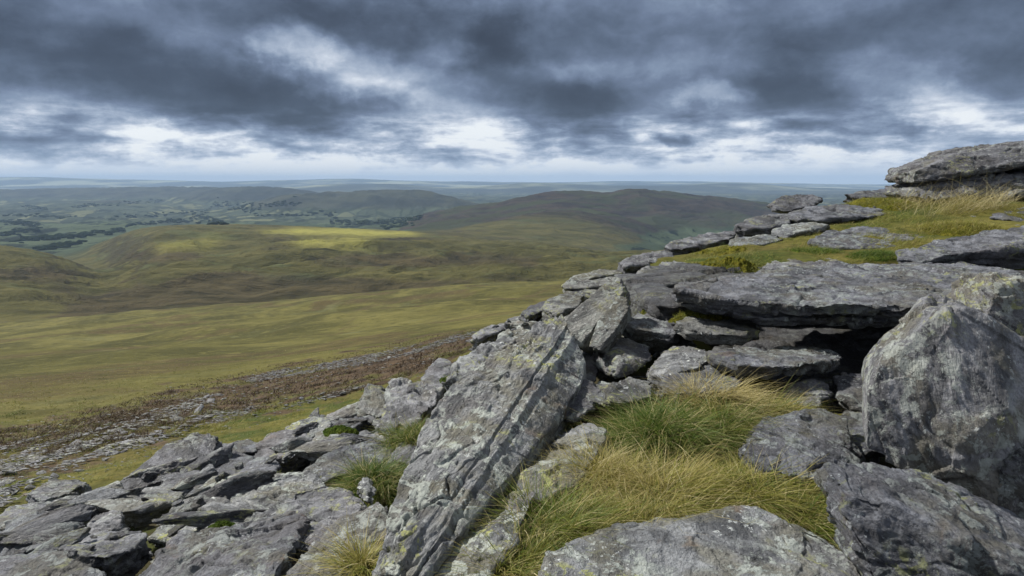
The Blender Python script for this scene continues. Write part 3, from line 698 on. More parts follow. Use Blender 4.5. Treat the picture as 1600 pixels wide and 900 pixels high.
rock('rock', 'small angular stone left of the rounded boulder', 'rock',
     [H_([(902, 590, 4.5), (908, 562, 4.7), (928, 552, 4.8), (938, 572, 4.6), (930, 600, 4.4)], (0, .2, -.1), .9)], M_ROCK)
rock('rock', 'dark jagged stone beneath the right edge of the leaning slab', 'rock',
     [H_([(868, 655, 3.7), (876, 615, 3.95), (900, 590, 4.1), (925, 596, 4.1), (938, 620, 3.95), (925, 642, 3.75), (895, 660, 3.6)], (.05, .25, -.1), .9)], M_DARK, layers=1.4)
rock('rock', 'pale stone between the leaning slab and the green tussock', 'rock',
     [H_([(922, 610, 4.0), (940, 594, 4.2), (965, 598, 4.15), (972, 618, 3.95), (950, 636, 3.75), (925, 632, 3.8)], (0, .2, -.1), .9)], M_PALE)
rock('rock', 'stone with orange yellow lichen at the left of the green tussock', 'rock',
     [H_([(945, 618, 3.8), (955, 598, 4.0), (985, 588, 4.15), (1018, 596, 4.1), (1022, 618, 3.85), (990, 630, 3.7), (955, 634, 3.65)], (0, .2, -.1), .9)], M_OLIVE, soft=3)

# the leaning slabs
GN = pn((600, 860, 2.3), (672, 628, 3.35), (868, 490, 4.75))
bedg = tuple(np.array(pn((672, 640, 3.3), (880, 495, 4.7), (760, 690, 2.95))) )
AX = np.array(P(880, 520, 4.6)) - np.array(P(620, 890, 2.2)); AX /= np.linalg.norm(AX); ACR = np.cross(AX, GN); ACR /= np.linalg.norm(ACR)
LP_ = [(586, 905, 2.18), (610, 780, 2.6), (650, 703, 2.95), (668, 632, 3.38), (760, 552, 4.1), (835, 508, 4.6), (872, 487, 4.85)]
RP_ = [(650, 905, 2.10), (705, 830, 2.40), (790, 730, 2.88), (868, 645, 3.5), (903, 600, 3.9), (914, 560, 4.25), (903, 530, 4.42)]
def strip(s0, s1, lift, t0=0.0, t1=1.0, thick=.24):
    LW, RW = np.array([P(*p) for p in LP_]), np.array([P(*p) for p in RP_]); n = np.array(GN); ts = np.linspace(t0, t1, 8); kk = np.linspace(0, 1, 7); out = []
    li = np.stack([np.interp(ts, kk, LW[:, i]) for i in range(3)], 1); ri = np.stack([np.interp(ts, kk, RW[:, i]) for i in range(3)], 1)
    for s_ in (s0, s1):
        p = li * (1 - s_) + ri * s_ + n * lift; out += list(map(tuple, p)) + list(map(tuple, p - n * thick + np.array([.05, .06, 0])))
    return out
rock('leaning_rock', 'great layered slab leaning diagonally through the middle of the rocks', 'slab',
     [strip(0, .24, -.015, .0, .98, .26), strip(.215, .535, .02, 0, 1, .2), strip(.33, .50, .035, .02, .86, .08), strip(.565, .84, .0, 0, 1, .24), strip(.82, 1.04, -.03, .0, .99, .22),
      strip(.62, .76, .015, .1, .7, .1), strip(.06, .98, -.09, .02, .98, .24)],
     M_PALE, bed=tuple(ACR * .85 + np.array(GN) * .6), axis=AX, stretch=.22, size=.75, soft=1, layers=.75, cracks=.9, terr=.12, rough=.5, px=1.3, cut=.4, chips=0, facet=.30)
rock('leaning_rock', 'pale sloping shoulder slab behind the upper left edge of the great leaning slab', 'slab',
     [H_([(690, 606, 3.95), (712, 570, 4.35), (735, 548, 4.65), (780, 522, 5.0), (826, 497, 5.35), (842, 502, 5.25), (800, 545, 4.65), (730, 592, 4.1)], (.1, .2, -.25), .95)],
     M_PALE, bed=GN, terr=1.4)
rock('leaning_rock', 'narrow pointed slab propped behind the top of the great leaning slab', 'slab',
     [H_([(866, 528, 4.75), (880, 498, 4.95), (958, 431, 5.5), (970, 434, 5.5), (976, 454, 5.3), (942, 496, 4.95), (906, 542, 4.65)], (.1, .15, -.12), .9)],
     M_OLIVE, bed=pn((880, 515, 5.1), (965, 440, 6.0), (940, 490, 5.2)), chips=0, size=.4, rough=.6, facet=.4, soft=0, px=1.5)
rock('leaning_rock', 'short tilted slab with a white lichen spot beside the narrow pointed slab', 'slab',
     [H_([(920, 540, 4.55), (934, 500, 4.8), (966, 462, 5.0), (980, 463, 5.0), (983, 482, 4.85), (962, 516, 4.65), (938, 548, 4.5)], (.06, .15, -.1), .9)],
     M_OLIVE, bed=pn((920, 520, 5.1), (970, 462, 5.6), (965, 500, 5.0)), chips=0, size=.35, rough=.6, facet=.4, soft=0, px=1.5)
g2 = pn((640, 900, 2.1), (930, 655, 3.6), (760, 900, 2.15))
rock('flat_rock', 'long sloping slab beneath the great leaning slab beside the grass', 'slab',
     [H_([(650, 935, 2.1), (680, 885, 2.28), (715, 850, 2.45), (768, 792, 2.72), (800, 764, 2.85), (835, 770, 2.7), (815, 815, 2.5), (785, 860, 2.32), (750, 930, 2.1), (700, 1000, 1.9)], (.05, .1, -.45), .95)],
     M_PALE, bed=g2, soft=3, cut=.4)
rock('flat_rock', 'white blotched slab above the long sloping slab and left of the tussocks', 'slab',
     [H_([(800, 752, 2.95), (826, 722, 3.12), (872, 676, 3.45), (925, 655, 3.62), (950, 672, 3.4), (935, 715, 3.1), (890, 762, 2.82), (840, 785, 2.7), (800, 775, 2.76)], (.05, .1, -.4), .95)],
     M_PALE, bed=g2, layers=1.3)
rock('flat_rock', 'grey sloping slab left of the foot of the great leaning slab', 'slab',
     [H_([(430, 915, 2.35), (470, 868, 2.5), (520, 828, 2.68), (570, 792, 2.85), (600, 776, 2.9), (612, 800, 2.75), (598, 850, 2.52), (580, 915, 2.3)], (.05, .1, -.45), .95)],
     M_ROCK, bed=pn((440, 905, 2.35), (600, 780, 2.9), (580, 905, 2.3)), layers=1.3)

# left boulder field
def flat(name, label, pts, off=(0, .05, -.3), mat=None, k=.96, cat='rock', **kw):
    return rock(name, label, cat, [H_(pts, off, k)], mat, **kw)
flat('boulder', 'large angular block at the bottom left with a shadowed right face',
     [(185, 925, 2.4), (215, 885, 2.55), (262, 850, 2.75), (340, 824, 2.95), (435, 803, 3.05), (472, 806, 3.0), (466, 822, 2.85), (440, 870, 2.5), (405, 925, 2.25), (300, 950, 2.25)], (.03, .1, -.5), M_ROCK, .95, bed=(.25, -.25, 1))
flat('flat_rock', 'smooth flat slab in the bottom left with a curved dark edge',
     [(70, 848, 2.95), (125, 832, 3.1), (222, 829, 3.15), (230, 838, 3.05), (200, 862, 2.82), (165, 873, 2.72), (115, 866, 2.75)], (0, .04, -.14), M_ROCK, cat='slab')
flat('flat_rock', 'lowest slab of the bottom left corner cut off by the frame',
     [(-60, 880, 2.6), (0, 866, 2.7), (60, 864, 2.7), (115, 874, 2.6), (165, 893, 2.5), (190, 940, 2.3), (60, 980, 2.2), (-60, 960, 2.3)], mat=M_ROCK, cat='slab')
flat('boulder', 'pale topped boulder at the left edge above the corner slab',
     [(-40, 870, 3.0), (-10, 835, 3.15), (25, 810, 3.3), (62, 799, 3.4), (98, 804, 3.35), (102, 822, 3.2), (70, 852, 2.98), (20, 872, 2.9)], (.03, .15, -.3), M_PALE, bed=(.3, -.2, 1))
flat('rock', 'small tilted stone between the pale topped boulder and the flat slab',
     [(118, 832, 3.2), (140, 808, 3.4), (175, 797, 3.5), (192, 803, 3.45), (190, 822, 3.3), (160, 838, 3.1)], mat=M_ROCK)
flat('flat_rock', 'long whitish slab at the lower left below the green slope',
     [(132, 786, 3.75), (160, 770, 3.95), (215, 761, 4.1), (285, 761, 4.15), (296, 768, 4.05), (270, 786, 3.8), (215, 798, 3.65), (180, 797, 3.65)], (0, .05, -.12), M_PALE, cat='slab')
flat('rock', 'grey hump with a mossy notch left of the long whitish slab',
     [(62, 800, 3.75), (85, 782, 3.95), (130, 772, 4.1), (160, 780, 4.0), (150, 805, 3.7), (100, 812, 3.6)], mat=M_ROCK)
flat('boulder', 'wide lichen covered boulder at the centre of the left rock field',
     [(236, 838, 3.1), (270, 800, 3.35), (312, 758, 3.65), (330, 744, 3.75), (365, 748, 3.7), (420, 738, 3.8), (485, 738, 3.8), (505, 748, 3.7), (470, 782, 3.4), (430, 808, 3.2), (340, 826, 3.05), (290, 842, 3.0)], (.03, .15, -.45), M_PALE, .93)
flat('boulder', 'grey boulder with a dark hollow above it left of the sloping slab',
     [(405, 830, 3.0), (428, 795, 3.2), (462, 768, 3.4), (505, 757, 3.5), (540, 768, 3.4), (566, 792, 3.2), (556, 815, 3.0), (515, 850, 2.75), (460, 862, 2.7)], (.03, .15, -.4), M_ROCK, bed=(.3, -.3, 1))
flat('boulder', 'dark tilted slab with a large white lichen patch on the left',
     [(168, 766, 4.4), (200, 745, 4.55), (232, 720, 4.8), (262, 690, 5.1), (300, 674, 5.3), (328, 676, 5.3), (338, 700, 5.05), (322, 725, 4.8), (280, 745, 4.55), (215, 765, 4.4)], (.06, .2, -.2), M_DARK, bed=(-.35, -.3, 1))
flat('rock', 'low dark stone right below the white patched slab', [(245, 762, 4.2), (262, 742, 4.4), (310, 735, 4.5), (335, 742, 4.4), (325, 762, 4.15), (280, 770, 4.05)], mat=M_DARK)
flat('rock', 'dark wet looking block beside the white patched slab', [(318, 745, 4.5), (335, 716, 4.8), (370, 704, 4.95), (398, 712, 4.85), (398, 738, 4.55), (355, 752, 4.4)], mat=M_DARK)
flat('rock', 'flat stone on top of the dark block in the left field', [(318, 702, 5.2), (345, 692, 5.4), (385, 686, 5.55), (408, 690, 5.45), (400, 704, 5.2), (350, 712, 5.1)], (0, .05, -.12), M_ROCK)
flat('rock', 'pale wedge stone next to the dark hollow in the left field', [(358, 746, 4.4), (380, 722, 4.7), (420, 712, 4.8), (436, 722, 4.7), (425, 742, 4.45), (385, 756, 4.25)], mat=M_ROCK)
flat('flat_rock', 'broad flat slab in front of the small green tussock', [(462, 748, 4.0), (482, 722, 4.3), (520, 704, 4.55), (565, 690, 4.75), (608, 684, 4.85), (640, 690, 4.75), (612, 714, 4.4), (565, 732, 4.15), (510, 752, 3.95)], (0, .05, -.25), M_ROCK, cat='slab')
flat('rock', 'jumbled grey block left of the broad flat slab', [(392, 712, 5.1), (410, 684, 5.4), (440, 668, 5.65), (478, 668, 5.65), (484, 692, 5.3), (455, 714, 5.0)], mat=M_ROCK)
flat('rock', 'white edged stone on the rim of the left field', [(440, 682, 5.5), (452, 660, 5.8), (490, 650, 5.95), (515, 652, 5.9), (512, 670, 5.6), (478, 690, 5.35)], mat=M_PALE)
flat('rock', 'olive tinged block beneath the twin crags', [(478, 700, 5.0), (490, 676, 5.3), (530, 664, 5.5), (560, 672, 5.35), (555, 694, 5.0), (510, 708, 4.85)], mat=M_OLIVE)
flat('rock', 'long dark stone along the rim of the left field', [(502, 664, 5.8), (520, 648, 6.0), (552, 642, 6.1), (575, 650, 5.95), (560, 668, 5.6), (525, 674, 5.55)], mat=M_DARK)
rock('crag', 'left pointed one of the twin crags above the brown slope', 'rock', [H_([(556, 652, 5.5), (562, 622, 5.8), (576, 600, 6.05), (592, 604, 6.0), (606, 628, 5.75), (600, 652, 5.45)], (.05, .3, -.1), .8)], M_OLIVE, bed=(-.5, -.3, .8))
rock('crag', 'right broken one of the twin crags with a small white tip', 'rock', [H_([(598, 640, 5.4), (604, 605, 5.75), (614, 589, 5.9), (640, 598, 5.85), (668, 604, 5.75), (688, 612, 5.6), (676, 640, 5.2), (645, 674, 4.85), (610, 690, 4.75), (592, 672, 5.0)], (.05, .35, -.15), .85)], M_ROCK, bed=(-.5, -.4, .8), layers=1.6, rough=1.5)
rock('boulder', 'lone pointed boulder on the skyline left of the great leaning slab', 'boulder', [H_([(658, 600, 6.0), (664, 574, 6.3), (682, 559, 6.5), (704, 563, 6.45), (716, 580, 6.2), (722, 598, 5.9), (690, 610, 5.8)], (.05, .3, -.15), .85)], M_ROCK)
flat('rock', 'flat stone tucked behind the left edge of the great leaning slab', [(604, 716, 4.3), (622, 694, 4.6), (660, 676, 4.8), (690, 668, 4.9), (690, 700, 4.4), (650, 728, 4.1)], mat=M_DARK)
flat('rock', 'thin upright splinter beside the small green tussock', [(556, 772, 3.5), (560, 752, 3.7), (570, 742, 3.8), (576, 758, 3.65), (572, 786, 3.4)], (.03, .06, -.05), M_PALE)
flat('rock', 'slim slab lying in grass at the far left edge', [(40, 770, 5.2), (70, 754, 5.6), (120, 748, 5.8), (140, 752, 5.7), (110, 768, 5.3), (60, 780, 5.0)], (0, .05, -.15), M_ROCK)
flat('rock', 'low stone strip in the grass above the slim slab', [(-10, 810, 4.6), (20, 790, 4.9), (70, 780, 5.1), (90, 786, 5.0), (50, 808, 4.6), (0, 822, 4.4)], (0, .05, -.15), M_ROCK)

# crest and upper right
flat('flat_rock', 'tilted green lichened slab on the crest left of the moss bank', [(972, 458, 6.9), (985, 438, 7.3), (1005, 420, 7.7), (1040, 404, 8.3), (1078, 410, 8.3), (1072, 436, 7.5), (1052, 458, 6.9), (1010, 466, 6.7)], (.05, .15, -.25), M_PALE, cat='slab', bed=(-.3, -.4, 1))
flat('rock', 'dark thin stones below the green lichened slab', [(985, 468, 6.3), (1000, 460, 6.5), (1055, 458, 6.6), (1064, 464, 6.4), (1050, 474, 6.2), (1000, 476, 6.1)], (0, .05, -.08), M_DARK)
flat('rock', 'purple brown stone under the left tip of the table slab', [(1022, 492, 5.7), (1032, 474, 5.9), (1060, 464, 6.0), (1090, 470, 5.8), (1085, 494, 5.5), (1050, 500, 5.5)], mat=M_DARK)
flat('flat_rock', 'crest slab furthest up the left skyline below the pale slope', [(1034, 384, 9.6), (1052, 376, 10.0), (1100, 365, 10.6), (1146, 361, 10.9), (1155, 368, 10.6), (1120, 378, 10.1), (1070, 388, 9.6), (1046, 392, 9.4)], (0, .15, -.22), M_ROCK, cat='slab')
flat('flat_rock', 'second crest slab down the skyline', [(965, 408, 8.8), (980, 400, 9.1), (1020, 393, 9.4), (1052, 392, 9.5), (1050, 402, 9.1), (1010, 411, 8.7), (975, 416, 8.5)], (0, .15, -.26), M_DARK, cat='slab')
flat('flat_rock', 'top plate of the stacked flakes on the crest', [(886, 434, 8.2), (900, 427, 8.5), (940, 421, 8.8), (972, 420, 8.9), (975, 427, 8.6), (935, 434, 8.3), (900, 440, 8.1)], (0, .1, -.11), M_OLIVE, cat='slab')
flat('flat_rock', 'middle plate of the stacked flakes on the crest', [(876, 444, 8.0), (890, 438, 8.2), (950, 432, 8.5), (972, 434, 8.4), (965, 444, 8.0), (915, 450, 7.8), (885, 450, 7.8)], (0, .1, -.11), M_OLIVE, cat='slab')
flat('flat_rock', 'dark rounded bottom plate of the stacked flakes on the crest', [(878, 458, 7.7), (895, 449, 7.9), (935, 446, 8.1), (958, 452, 7.9), (945, 462, 7.6), (905, 466, 7.5)], (0, .1, -.08), M_DARK, cat='slab', soft=3)
flat('rock', 'blocky brown stone leaning against the stacked flakes', [(846, 482, 7.0), (858, 466, 7.3), (885, 456, 7.5), (912, 458, 7.4), (905, 476, 7.0), (870, 492, 6.7)], mat=M_OLIVE)
flat('flat_rock', 'striped flat stone lower down the skyline', [(816, 486, 7.2), (830, 474, 7.5), (862, 465, 7.7), (885, 466, 7.6), (862, 482, 7.2), (825, 494, 6.9)], (0, .1, -.18), M_DARK, cat='slab')
flat('rock', 'small blue grey stone where the skyline dips', [(788, 504, 7.2), (800, 494, 7.4), (822, 490, 7.5), (832, 496, 7.3), (812, 508, 7.0)], (0, .1, -.2), M_ROCK)
flat('rock', 'narrow stone ledge ending the skyline above the brown heather', [(734, 526, 7.0), (750, 514, 7.3), (785, 502, 7.6), (796, 506, 7.4), (775, 518, 7.1), (745, 530, 6.8)], (0, .15, -.22), M_ROCK)
flat('boulder', 'dark angular rock perched on the right skyline', [(1204, 318, 12.0), (1222, 307, 12.4), (1246, 303, 12.5), (1280, 306, 12.4), (1291, 312, 12.2), (1270, 322, 11.8), (1235, 330, 11.6), (1212, 327, 11.7)], (0, .3, -.08), M_DARK, bed=(-.2, -.2, 1))
flat('flat_rock', 'lens shaped slab below the perched angular rock', [(1228, 334, 10.9), (1250, 324, 11.3), (1310, 319, 11.6), (1370, 322, 11.4), (1394, 334, 10.9), (1360, 338, 10.6), (1290, 342, 10.4), (1244, 342, 10.5)], (0, .15, -.24), M_ROCK, cat='slab')
flat('rock', 'layered rock at the left end of the lens shaped slab', [(1152, 350, 10.4), (1165, 341, 10.8), (1205, 332, 11.2), (1236, 334, 11.0), (1238, 350, 10.5), (1200, 358, 10.2), (1165, 358, 10.2)], (0, .2, -.26), M_DARK, layers=1.5)
flat('rock', 'pale low stone in front of the lens shaped slab', [(1205, 358, 9.9), (1225, 350, 10.2), (1265, 346, 10.4), (1300, 350, 10.1), (1280, 360, 9.8), (1230, 364, 9.6)], (0, .15, -.22), M_PALE)
flat('flat_rock', 'distant flat ledge on the skyline left of the big outcrop', [(1318, 304, 14.0), (1345, 298, 14.6), (1385, 293, 15.2), (1420, 293, 15.2), (1415, 304, 14.2), (1350, 310, 13.6)], (0, .1, -.18), M_DARK, cat='slab')
rock('outcrop', 'big layered outcrop standing highest at the upper right', 'outcrop',
     [H_([(1428, 308, 11.8), (1428, 297, 11.9), (1450, 288, 12.0), (1500, 279, 12.0), (1600, 268, 12.0), (1720, 256, 12.0), (1720, 305, 11.6), (1600, 306, 11.6), (1500, 311, 11.6), (1450, 314, 11.6)], (.3, 1.6, .03), .95),
      H_([(1426, 286, 11.9), (1428, 268, 12.0), (1456, 256, 12.1), (1480, 246, 12.2), (1560, 243, 12.2), (1720, 232, 12.2), (1720, 244, 12.0), (1600, 257, 11.9), (1500, 271, 11.85), (1446, 285, 11.85)], (.3, 1.5, .03), .95),
      H_([(1466, 254, 12.3), (1486, 245, 12.5), (1500, 237, 12.6), (1560, 227, 12.7), (1620, 220, 12.7), (1740, 208, 12.7), (1740, 232, 12.4), (1600, 240, 12.4), (1500, 250, 12.35)], (.3, 1.4, .02), .95),
      H_([(1440, 296, 12.6), (1470, 258, 12.9), (1720, 236, 13), (1720, 300, 12.6)], (.2, 1.2, 0), .95)],
     M_DARK, bed=(-.13, -.1, 1), size=1.3, layers=1.3, cracks=1.7, px=1.5, chips=0, soft=1)
rock('flat_rock', 'blue grey layered slab at the right edge above the table slab', 'slab',
     [H_([(1409, 396, 7.5), (1418, 386, 7.8), (1450, 377, 8.1), (1520, 366, 8.5), (1620, 352, 9.0), (1740, 345, 9.2), (1740, 375, 8.0), (1600, 381, 7.7), (1500, 392, 7.4), (1440, 398, 7.35)], (0, .15, -.22), .95),
      H_([(1425, 402, 7.6), (1500, 394, 7.5), (1600, 388, 7.6), (1740, 388, 7.7), (1740, 360, 8.8), (1480, 380, 8.3)], (0, .1, -.2), .95)],
     M_ROCK, bed=(-.05, -.1, 1), layers=1.3)
flat('rock', 'low spreading rock in the grass left of the blue grey layered slab', [(1262, 376, 9.0), (1290, 364, 9.5), (1330, 356, 9.9), (1390, 358, 9.8), (1455, 368, 9.4), (1448, 378, 8.9), (1380, 388, 8.6), (1300, 388, 8.6)], (0, .1, -.25), M_ROCK)
flat('rock', 'grey stone peeping over the back edge of the table slab', [(1188, 420, 7.6), (1200, 409, 7.9), (1240, 405, 8.1), (1310, 404, 8.1), (1325, 412, 7.7), (1260, 422, 7.4)], (0, .1, -.2), M_ROCK)
flat('flat_rock', 'flat pale slabs at the right edge below the big outcrop', [(1530, 338, 10.2), (1560, 330, 10.6), (1640, 322, 11.0), (1720, 322, 11.0), (1720, 342, 10.0), (1600, 346, 9.8)], (0, .1, -.2), M_ROCK, cat='slab')
flat('rock', 'low pale stones at the left of the moss bank', [(1142, 374, 9.6), (1170, 368, 9.9), (1215, 366, 9.9), (1228, 372, 9.6), (1195, 382, 9.2), (1155, 382, 9.2)], (0, .15, -.22), M_PALE)
# ------------------------------------------------------------------ small stones filling the gaps and the scree below
def base_stones(n, voxel, flatness):
    r = []
    for i in range(n):
        g = np.random.default_rng(500 + i); k = g.integers(9, 15)
        p = g.normal(size=(k, 3)); p /= np.linalg.norm(p, axis=1)[:, None]; p *= g.uniform(.75, 1.1, (k, 1)) * np.array([.20, .14, .20 * flatness])
        co, f, bp = sculpt([list(map(tuple, p))], (.1, .1, 1), voxel, size=.42, soft=1, layers=1.3, rough=1.0, seed=900 + i)
        r.append((co, f, bp))
    return r
def stone_meshes(name, bases, mat):
    out = []
    for co, f, bp in bases:
        o = mesh_np(name, co, f, mat); put_bedpos(o, bp); me = o.data; bpy.data.objects.remove(o); out.append(me)
    return out
MB_N = [stone_meshes('small_stone', base_stones(8, .009, .42), m) for m in (M_ROCK, M_DARK, M_PALE)]
MB_F = stone_meshes('scree_stone', [s for s in base_stones(5, .035, .5)], M_ROCK)
def in_poly_pts(poly, n, g):
    us, vs_ = [p[0] for p in poly], [p[1] for p in poly]; out = []
    while len(out) < n:
        u, v = g.uniform(min(us), max(us), 200), g.uniform(min(vs_), max(vs_), 200)
        k = inpoly(u, v, poly); out += list(zip(u[k], v[k]))
    return out[:n]
def scatter(name, label, group, poly, n, size, meshes, seed, sink=.25, dmin=2.0, lift=0.0, flat_=1.0, far=120, tilt=.25):
    g = np.random.default_rng(seed)
    for (u, v) in in_poly_pts(poly, n, g):
        h = ground_hit(u, v, dmin)
        if h is None or h[1] > far: continue
        s = g.uniform(*size) * h[1] / F / .36
        me = meshes[g.integers(len(meshes))]
        if isinstance(me, list): me = me[g.integers(len(me))]
        o = bpy.data.objects.new(name, me); COL.objects.link(o)
        o.scale = (s * g.uniform(.8, 1.5), s * g.uniform(.8, 1.3), s * g.uniform(.7, 1.2) * flat_)
        o.rotation_euler = (g.normal(0, tilt), g.normal(0, tilt) + .12, g.uniform(0, 6.28))
        o.location = (h[0], h[1], h[2] + .36 * s * (.15 - sink) + lift)
        tag(o, label, 'stone', group)
LF = 'small angular grey stone among the blocks of the left boulder field'
scatter('stone', LF, 'small stones of the left boulder field', [(0, 800), (120, 770), (330, 700), (560, 640), (640, 640), (640, 720), (600, 800), (500, 880), (420, 900), (0, 900)], 60, (26, 62), MB_N, 1)
scatter('stone', LF, 'small stones of the left boulder field', [(240, 760), (400, 690), (560, 620), (660, 620), (620, 700), (420, 770)], 34, (20, 48), MB_N, 2)
scatter('stone', 'small stone wedged between the table slab and the great leaning slab', 'stones between the two great slabs',
        [(850, 660), (900, 540), (960, 480), (1060, 480), (1110, 560), (1160, 590), (1060, 625), (930, 650)], 26, (22, 50), MB_N, 3, sink=.1)
scatter('stone', 'small dark stone on the floor of the hollow', 'stones on the floor of the hollow', [(1150, 600), (1320, 600), (1400, 640), (1350, 700), (1220, 650)], 16, (22, 46), MB_N[1:2], 4)
scatter('stone', 'small stone on the crest of the slope', 'stones along the crest', [(740, 520), (830, 480), (900, 440), (1000, 400), (1060, 392), (1000, 420), (930, 450), (880, 480), (830, 505), (700, 560)], 30, (14, 44), MB_N, 5)
scatter('stone', 'small stone half sunk in the grass of the upper right bank', 'stones in the upper right grass', [(1120, 400), (1200, 360), (1400, 320), (1600, 320), (1600, 360), (1400, 400), (1200, 410)], 10, (14, 34), MB_N, 6, sink=.35)
MB_S = [stone_meshes('flat_stone', base_stones(6, .009, .24), m) for m in (M_ROCK, M_DARK, M_PALE)]
scatter('flat_stone', 'flat angular flake lying among the blocks of the left boulder field', 'flat flakes of the left boulder field', [(0, 830), (60, 740), (200, 715), (330, 680), (560, 640), (640, 640), (600, 760), (480, 860), (100, 900)], 60, (50, 105), MB_S, 12, sink=.0, far=6.3, tilt=.13)
bpy.context.view_layer.update(); DG = bpy.context.evaluated_depsgraph_get()
def surf_hit(u, v):
    'first rock or ground surface met at photograph position u, v'
    d = Vector(ray(u, v)).normalized(); r = scene.ray_cast(DG, Vector((0, 0, 0)), d)
    return (r[1], r[2]) if r[0] and r[1].y < 11 else None
def rest(name, label, group, poly, n, size, meshes, seed, cat='stone', tilt=.3, sink=.0, stretch=1.0):
    g = np.random.default_rng(seed)
    for (u, v) in in_poly_pts(poly, n, g):
        h = surf_hit(u, v)
        if h is None or h[1].z < .45: continue
        s = g.uniform(*size) * h[0].y / F / .36; me = meshes[g.integers(3)]; me = me[g.integers(len(me))]
        o = bpy.data.objects.new(name, me); COL.objects.link(o)
        o.scale = (s * g.uniform(.8, 1.5) * stretch ** .6, s * g.uniform(.8, 1.3) / stretch ** .6, s * g.uniform(.7, 1.2))
        q = h[1].to_track_quat('Z', 'Y').to_euler(); o.rotation_euler = (q.x * .8 + g.normal(0, tilt), q.y * .8 + g.normal(0, tilt), g.uniform(0, 6.28) if stretch == 1 else g.normal(.75, .3))
        o.location = h[0] + Vector((0, 0, .36 * s * (.04 - sink))); tag(o, label, cat, group)
rest('stone', LF, 'small stones of the left boulder field', [(0, 860), (60, 790), (240, 740), (330, 690), (560, 625), (690, 600), (660, 660), (560, 760), (420, 800), (100, 890)], 26, (16, 40), MB_N, 81)
rest('flat_stone', 'flat angular flake lying among the blocks of the left boulder field', 'flat flakes of the left boulder field', [(0, 850), (60, 800), (240, 745), (330, 700), (560, 645), (640, 640), (590, 720), (420, 790), (100, 880)], 30, (50, 100), MB_S, 82, tilt=.12, stretch=1.7)
rest('stone', 'small stone on the crest of the slope', 'stones along the crest', [(740, 525), (830, 480), (870, 465), (860, 490), (800, 520)], 8, (12, 24), MB_N, 83)
SL = 'pale stone lying in the grass and heather of the slope below the boulders'
SG = 'pale scree stones strewn down the slope'
scatter('stone', SL, SG, [(0, 735), (160, 680), (330, 640), (340, 660), (180, 720), (0, 790)], 46, (12, 40), [MB_F], 7, sink=.1, flat_=.6)
scatter('stone', SL, SG, [(120, 680), (240, 640), (345, 618), (355, 630), (240, 665), (150, 695)], 26, (8, 22), [MB_F], 8, sink=.0, flat_=.6)
scatter('stone', SL, SG, [(300, 660), (420, 632), (560, 605), (560, 614), (430, 644), (300, 672)], 14, (6, 16), [MB_F], 9, sink=.0, flat_=.6)
scatter('stone', SL, SG, [(380, 588), (520, 566), (620, 548), (740, 518), (742, 526), (620, 560), (520, 576), (400, 596)], 12, (4, 10), [MB_F], 10, sink=.0, flat_=.6)

def merged(name, meshes, items, mat):
    vv, ff, bb, n0 = [], [], [], 0
    src = []
    for me in meshes:
        co = np.zeros(len(me.vertices) * 3, np.float32); me.vertices.foreach_get('co', co)
        fi = np.zeros(len(me.polygons) * 4, np.int32); me.loops.foreach_get('vertex_index', fi)
        src.append((co.reshape(-1, 3), fi.reshape(-1, 4)))
    for k, loc, sc, rz in items:
        co, f = src[k]; c, s = math.cos(rz), math.sin(rz); m = np.array([[c, -s, 0], [s, c, 0], [0, 0, 1]])
        p = (co * np.array(sc)) @ m.T + np.array(loc); vv.append(p); ff.append(f + n0); bb.append(p * .5); n0 += len(co)
    o = mesh_np(name, np.concatenate(vv), np.concatenate(ff), mat); put_bedpos(o, np.concatenate(bb).astype(np.float32)); return o
MB_T = stone_meshes('tiny', base_stones(5, .06, .5), M_PALE)
g = np.random.default_rng(11); items = []
for poly, n, size in [([(-260, 840), (0, 745), (160, 680), (335, 635), (345, 655), (180, 720), (0, 800), (-260, 900)], 4200, (2, 13)), ([(-260, 770), (-5, 700), (130, 672), (345, 615), (355, 628), (240, 668), (0, 745), (-260, 830)], 4400, (2, 9)),
                      ([(300, 655), (420, 630), (570, 602), (570, 612), (430, 645), (300, 672)], 900, (2, 7)),
                      ([(370, 590), (520, 566), (620, 546), (745, 516), (748, 524), (620, 562), (520, 578), (390, 600)], 2400, (1.5, 5.5)),
                      ([(0, 700), (340, 600), (600, 560), (700, 545), (700, 580), (560, 625), (330, 690), (0, 800)], 700, (2, 6)), ([(0, 660), (340, 590), (600, 545), (700, 530), (700, 590), (560, 620), (330, 680), (0, 810)], 350, (2, 7))]:
    for u, v in in_poly_pts(poly, n, g):
        if fbm(np.array([[(u + v * 2) * .016, (v + u * .3) * .075, 3.]]), 3, 40)[0] < -.04 and g.uniform() < .93: continue
        h = ground_hit(u, v, 4.5)
        if h is None or h[1] > 130: continue
        s = g.uniform(*size) ** 1.0 * h[1] / F / .36
        items.append((int(g.integers(5)), (h[0], h[1], h[2] + .04 + .03 * s), (s * g.uniform(1., 2.6), s * g.uniform(.7, 1.2), s * g.uniform(.25, .6)), g.normal(.1, .4)))
tag(merged('scree', MB_T, items, M_DARK), 'bands of small pale stones crossing the grass and heather slope', 'scree', kind='stuff')

